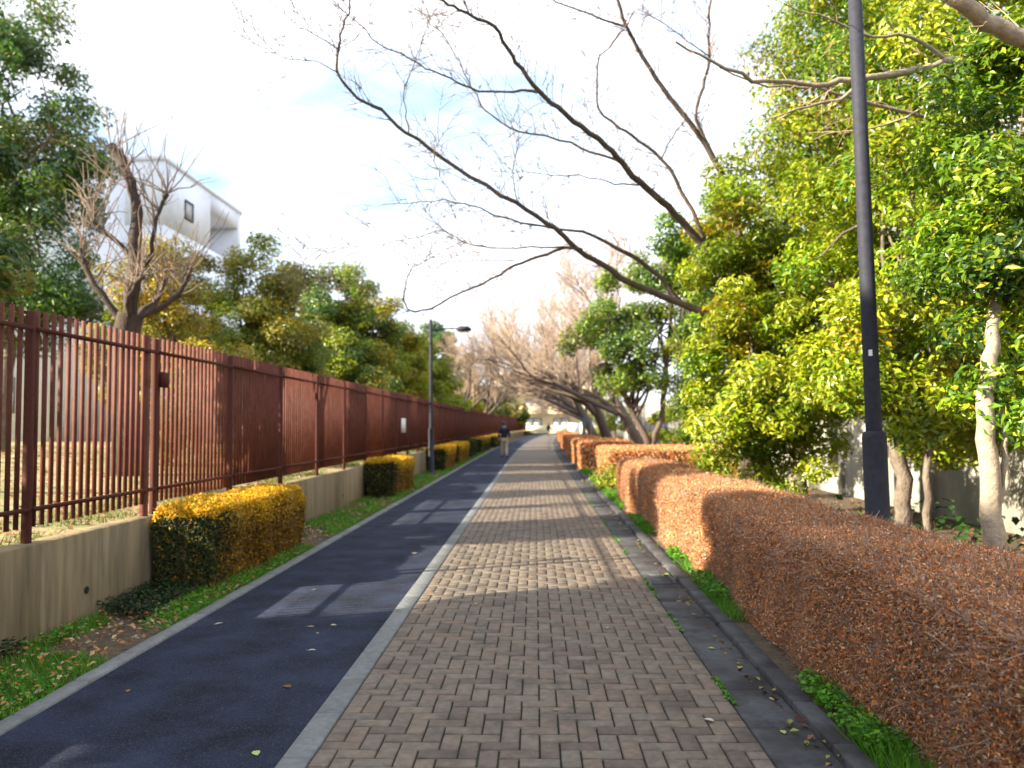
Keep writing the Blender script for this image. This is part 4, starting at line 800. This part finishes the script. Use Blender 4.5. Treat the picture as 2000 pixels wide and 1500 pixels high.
        A = P - d * ln * .5; v = np.stack([A - e * wd, A + e * wd, P + d * ln * .5 + e * wd * .4, P + d * ln * .5 - e * wd * .4], 1).reshape(-1, 3)
        tt = np.array([(.30, .20, .15), (.42, .32, .25), (.20, .12, .09), (.42, .20, .10)])[rng.integers(4, size=n)]
        m3.add(v, np.arange(n)[:, None] * 4 + np.array([[0, 1, 2, 3]]), np.repeat(tt, 4, axis=0)); tag(m3.build('hedge_twig', M['dry_leaf'], r), kind='stuff')
    if stems:
        m4 = MB()
        for _ in range(stems):
            x, y = rng.uniform(-W_, W_) * .7, rng.uniform(-L, L) * .9; m4.tube(wobble((x, y, -.02), (x + rng.normal() * .06, y + rng.normal() * .06, h * .5), 4, .1), [.012, .01, .009, .006], 5, (.5, .4, .3))
        m4.build('hedge_stem', M['twig'], r)
    return r
RUST = [((.70, .29, .095), 5), ((.64, .23, .070), 4), ((.72, .38, .17), 3), ((.62, .44, .30), 4), ((.38, .15, .065), 2), ((.20, .28, .06), .35), ((.60, .17, .03), 1.4)]
HG = 'clipped brown hedges along the right side of the lane'
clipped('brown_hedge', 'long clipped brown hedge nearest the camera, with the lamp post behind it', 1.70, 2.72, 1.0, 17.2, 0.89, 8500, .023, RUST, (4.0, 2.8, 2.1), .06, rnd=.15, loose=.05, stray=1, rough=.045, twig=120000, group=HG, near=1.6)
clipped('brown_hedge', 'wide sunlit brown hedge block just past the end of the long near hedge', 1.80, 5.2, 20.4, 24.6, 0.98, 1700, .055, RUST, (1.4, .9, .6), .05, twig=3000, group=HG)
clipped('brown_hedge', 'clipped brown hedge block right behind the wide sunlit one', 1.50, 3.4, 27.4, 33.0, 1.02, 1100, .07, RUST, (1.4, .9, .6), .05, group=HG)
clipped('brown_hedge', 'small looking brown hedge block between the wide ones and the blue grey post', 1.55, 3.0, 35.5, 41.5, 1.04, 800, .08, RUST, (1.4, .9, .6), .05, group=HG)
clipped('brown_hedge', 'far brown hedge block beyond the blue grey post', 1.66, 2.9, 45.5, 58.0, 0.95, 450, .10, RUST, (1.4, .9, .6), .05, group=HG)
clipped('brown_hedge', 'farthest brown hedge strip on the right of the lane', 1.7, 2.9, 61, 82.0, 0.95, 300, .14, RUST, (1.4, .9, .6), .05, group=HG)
LH = 'golden topped box hedges below the railings'
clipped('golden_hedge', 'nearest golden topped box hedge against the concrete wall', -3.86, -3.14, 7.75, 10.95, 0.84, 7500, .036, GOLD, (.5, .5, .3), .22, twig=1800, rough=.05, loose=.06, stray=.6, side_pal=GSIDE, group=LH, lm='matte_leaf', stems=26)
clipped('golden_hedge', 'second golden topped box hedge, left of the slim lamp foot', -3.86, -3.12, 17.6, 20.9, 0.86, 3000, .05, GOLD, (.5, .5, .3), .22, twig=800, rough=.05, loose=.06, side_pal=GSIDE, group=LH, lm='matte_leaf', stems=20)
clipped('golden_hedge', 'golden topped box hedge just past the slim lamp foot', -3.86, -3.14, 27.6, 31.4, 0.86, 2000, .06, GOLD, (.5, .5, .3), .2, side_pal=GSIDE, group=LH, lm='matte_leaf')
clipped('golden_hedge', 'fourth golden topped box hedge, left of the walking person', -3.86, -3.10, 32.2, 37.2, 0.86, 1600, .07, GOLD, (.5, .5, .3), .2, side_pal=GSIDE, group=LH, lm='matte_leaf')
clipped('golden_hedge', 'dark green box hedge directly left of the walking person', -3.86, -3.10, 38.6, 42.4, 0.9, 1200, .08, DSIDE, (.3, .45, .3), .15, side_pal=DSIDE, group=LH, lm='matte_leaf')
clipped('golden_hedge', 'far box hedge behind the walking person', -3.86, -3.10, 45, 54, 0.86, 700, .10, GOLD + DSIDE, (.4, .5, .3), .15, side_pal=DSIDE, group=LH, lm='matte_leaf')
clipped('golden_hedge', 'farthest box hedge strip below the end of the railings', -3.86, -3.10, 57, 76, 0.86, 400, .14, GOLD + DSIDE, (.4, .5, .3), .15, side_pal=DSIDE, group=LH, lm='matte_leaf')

# ------------------------------------------------------------------ verges, litter
def patchy(x, y, s=1.0, ph=0.0): return np.sin(x * 5.1 * s + y * 2.3 * s + ph) + np.sin(y * 3.7 * s - x * 2.2 + 1.7 * ph) + np.sin(y * 1.3 * s + 2.1 + ph)
def blades(n, x0, x1, y0, y1, hmin, hmax, ph, cols, thr, name, bias=1.6):
    y = y0 + (y1 - y0) * rng.random(n) ** bias; x = rng.uniform(x0, x1, n); k = patchy(x, y, 1.0, ph) > thr; x, y = x[k], y[k]; n = len(x)
    a = rng.uniform(0, 6.283, n); h_ = rng.uniform(hmin, hmax, n) * (1 + (y - y0) * .01); wd = rng.uniform(.002, .005, n) * (1 + y * .05); ln = rng.normal(size=(n, 2)) * (h_ * .5)[:, None]
    e = np.stack([np.cos(a) * wd, np.sin(a) * wd, 0 * a], 1); P = np.stack([x + bend(y), y, 0 * x], 1)
    tip = P + np.column_stack([ln, h_]); v = np.stack([P - e, P + e, tip], 1).reshape(-1, 3)
    c = np.array(cols)[rng.integers(len(cols), size=n)] * rng.uniform(.7, 1.3, n)[:, None]
    mb = MB(); mb.add(v, np.arange(n)[:, None] * 3 + np.array([[0, 1, 2]]), np.repeat(c, 3, axis=0)); tag(mb.build(name, M['grass']), kind='stuff')
GR = [(.080, .25, .010), (.11, .31, .014), (.15, .29, .025), (.06, .17, .03)]
def weeds(n, x0, x1, y0, y1, z0, z1, size, cols, thr, ph, name, bias=1.6):
    y = y0 + (y1 - y0) * rng.random(n) ** bias; x = rng.uniform(x0, x1, n); k = patchy(x, y, 1.0, ph) > thr; x, y = x[k], y[k]; n = len(x)
    P = np.stack([x + bend(y), y, rng.uniform(z0, z1, n)], 1); N_ = np.array([0, 0, 1.0]) + rng.normal(size=(n, 3)) * .45
    mb = MB(); mb.leaves(P, N_, size * (1 + (y - y0) * .03), np.array(cols)[rng.integers(len(cols), size=n)] * rng.uniform(.7, 1.3, n)[:, None], rng, .75); tag(mb.build(name, M['grass']), kind='stuff')
blades(60000, -3.8, -2.95, 3.4, 48, .03, .10, .4, GR, -.55, 'verge_grass')
weeds(30000, -3.8, -2.95, 3.4, 40, .01, .07, .028, GR, -.1, 1.3, 'verge_clover')
weeds(5000, -3.82, -3.3, 5.2, 8.3, .01, .13, .035, [(.012, .035, .012), (.02, .05, .018), (.05, .06, .02)], .35, 2.6, 'dark_ground_cover', 1.0)
weeds(24000, 1.565, 1.80, 3.2, 40, .04, .12, .032, GR, .25, .9, 'hedge_foot_weeds', 1.7)
blades(14000, 1.565, 1.78, 3.2, 30, .05, .16, 2.2, GR, .4, 'hedge_foot_grass', 1.7)
blades(14000, -4.9, -4.0, 4.5, 40, .04, .10, .7, [(.13, .17, .03), (.20, .19, .05), (.08, .13, .02)], -.2, 'wall_top_grass', 1.4)
for m_ in (bpy.data.objects['wall_top_grass'],): m_.location.z = 0.73
weeds(1100, 1.095, 1.135, 4.2, 20, .012, .02, .028, GR, .5, 3.1, 'joint_weeds', 1.3)
DRY = [(.46, .27, .13), (.36, .16, .06), (.52, .38, .25), (.24, .12, .05), (.50, .20, .06)]
def litter(n, x0, x1, y0, y1, z, size, name, bias=1.5, cols=DRY):
    y = y0 + (y1 - y0) * rng.random(n) ** bias; x = rng.uniform(x0, x1, n)
    P = np.stack([x + bend(y), y, z + rng.uniform(0, .02, n)], 1); N_ = np.array([0, 0, 1.0]) + rng.normal(size=(n, 3)) * .35
    mb = MB(); mb.leaves(P, N_, size, np.array(cols)[rng.integers(len(cols), size=n)] * rng.uniform(.7, 1.2, n)[:, None], rng, .6); tag(mb.build(name, M['dry_leaf']), kind='stuff')
litter(3400, -3.8, -2.97, 3.5, 30, .04, .046, 'verge_leaf_litter')
litter(500, -3.7, -3.05, 7.6, 11, .012, .055, 'hedge_foot_litter', 1.0, [(.42, .16, .03), (.36, .11, .02), (.30, .16, .05)])
litter(300, -3.8, -3.0, 16, 24, .012, .07, 'hedge_foot_litter', 1.0, [(.42, .16, .03), (.30, .14, .05)])
litter(260, 1.30, 1.44, 3.4, 26, .012, .045, 'gutter_leaf_litter', 1.4, [(.20, .08, .04), (.10, .04, .03), (.30, .2, .06), (.25, .28, .06)])
litter(2600, 2.8, 6.7, 4, 24, .01, .08, 'soil_leaf_litter', 1.2, [(.22, .11, .05), (.30, .17, .08), (.14, .07, .035)])
litter(7000, -15, -4.05, 5, 30, 0, .08, 'yard_leaf_litter', 1.2, [(.40, .25, .10), (.34, .18, .07), (.45, .33, .18), (.22, .12, .05)])
o = bpy.data.objects['yard_leaf_litter']
for v in o.data.vertices: v.co.z += 0.72 + 0.035 * min(max(-v.co.x - 4, 0), 14) + 0.03 * math.sin(v.co.x * 1.3) * math.sin(v.co.y * 0.7) * (v.co.x < -4.5) + 0.012
weeds(900, 4.2, 6.2, 8, 12.5, .02, .5, .10, [(.03, .08, .015), (.05, .12, .02)], .2, 1.1, 'low_ground_plants', 1.0)

# single fallen leaves one can point at
def fallen(x, y, z, s_, col, label, rz):
    mb = MB(); n = 7; t = np.linspace(0, 1, n); wv = np.sin(t * math.pi) ** .8 * s_ * .32
    V = []
    for k in range(n): V += [((t[k] - .5) * s_, -wv[k], .25 * wv[k] + .08 * s_ * (t[k] - .5) ** 2), ((t[k] - .5) * s_, 0, .002), ((t[k] - .5) * s_, wv[k], .35 * wv[k])]
    F = []
    for k in range(n - 1): F += [(3 * k, 3 * k + 3, 3 * k + 4, 3 * k + 1), (3 * k + 1, 3 * k + 4, 3 * k + 5, 3 * k + 2)]
    mb.add(V, F, col); mb.tube([(.5 * s_, 0, .003), (.75 * s_, .03 * s_, .006)], .0012, 4, tuple(c * .6 for c in col))
    o = mb.build('fallen_leaf', M['dry_leaf'], None, (x, y, z)); o.rotation_euler = (0, 0, rz)
    tag(o, label, 'leaf', 'fallen leaves on the path')
PALE, TAN, BRN, LIME = (.55, .50, .38), (.45, .32, .19), (.16, .09, .03), (.42, .48, .18)
for x, y, s_, c, lb in [
    (-1.40, 3.98, .065, LIME, 'pale green leaf on asphalt close to the concrete border, nearest the camera'),
    (-1.63, 5.78, .055, PALE, 'pale cupped leaf on the asphalt below a loose trio of leaves'),
    (-1.83, 6.45, .055, TAN, 'tan curled leaf, left one of a trio on the asphalt'),
    (-1.66, 6.50, .05, PALE, 'pale leaf, right one of a trio on the asphalt'),
    (-1.72, 6.25, .035, TAN, 'smallest leaf, lowest one of a trio on the asphalt'),
    (-2.62, 6.55, .065, PALE, 'whitish leaf lying alone near the left kerb on the asphalt'),
    (-1.56, 4.98, .07, BRN, 'dark brown leaf on the asphalt beside its own shadow'),
    (-2.52, 4.90, .045, (.34, .15, .06), 'reddish brown leaf near the left kerb above the sunlit patch'),
    (-2.20, 7.9, .06, TAN, 'small tan leaf by the kerb below the first golden hedge'),
    (-1.55, 10.1, .10, TAN, 'flat tan leaf far up the shaded asphalt'),
    (0.92, 4.4, .06, (.50, .48, .38), 'pale leaf on the bricks near the gutter'),
    (0.55, 6.35, .05, (.30, .34, .16), 'grey green leaf on the middle of the bricks'),
    (-0.55, 7.2, .05, (.30, .34, .16), 'grey green leaf on the bricks below the sunlit band'),
    (0.10, 4.55, .035, (.40, .22, .10), 'tiny tan leaf on the bricks in the near shade'),
    (1.27, 4.25, .05, (.40, .44, .15), 'lime leaf against the kerb in the gutter, nearest the camera'),
    (1.36, 4.75, .05, (.52, .42, .30), 'pale two tone leaf in the gutter'),
    (1.33, 5.35, .055, (.45, .36, .08), 'yellow leaf on the dark gutter by the kerb'),
    (1.24, 5.8, .05, (.35, .42, .12), 'green yellow leaf in the middle of the gutter'),
    (1.28, 7.3, .055, (.42, .24, .12), 'tan leaf in the gutter just before the drain grating')]:
    onb = x > -1.1 and x < 1.11
    fallen(x, y, .020 if onb else (.014 if x > 0 else .007), s_, c, lb, rng.uniform(0, 6.28))
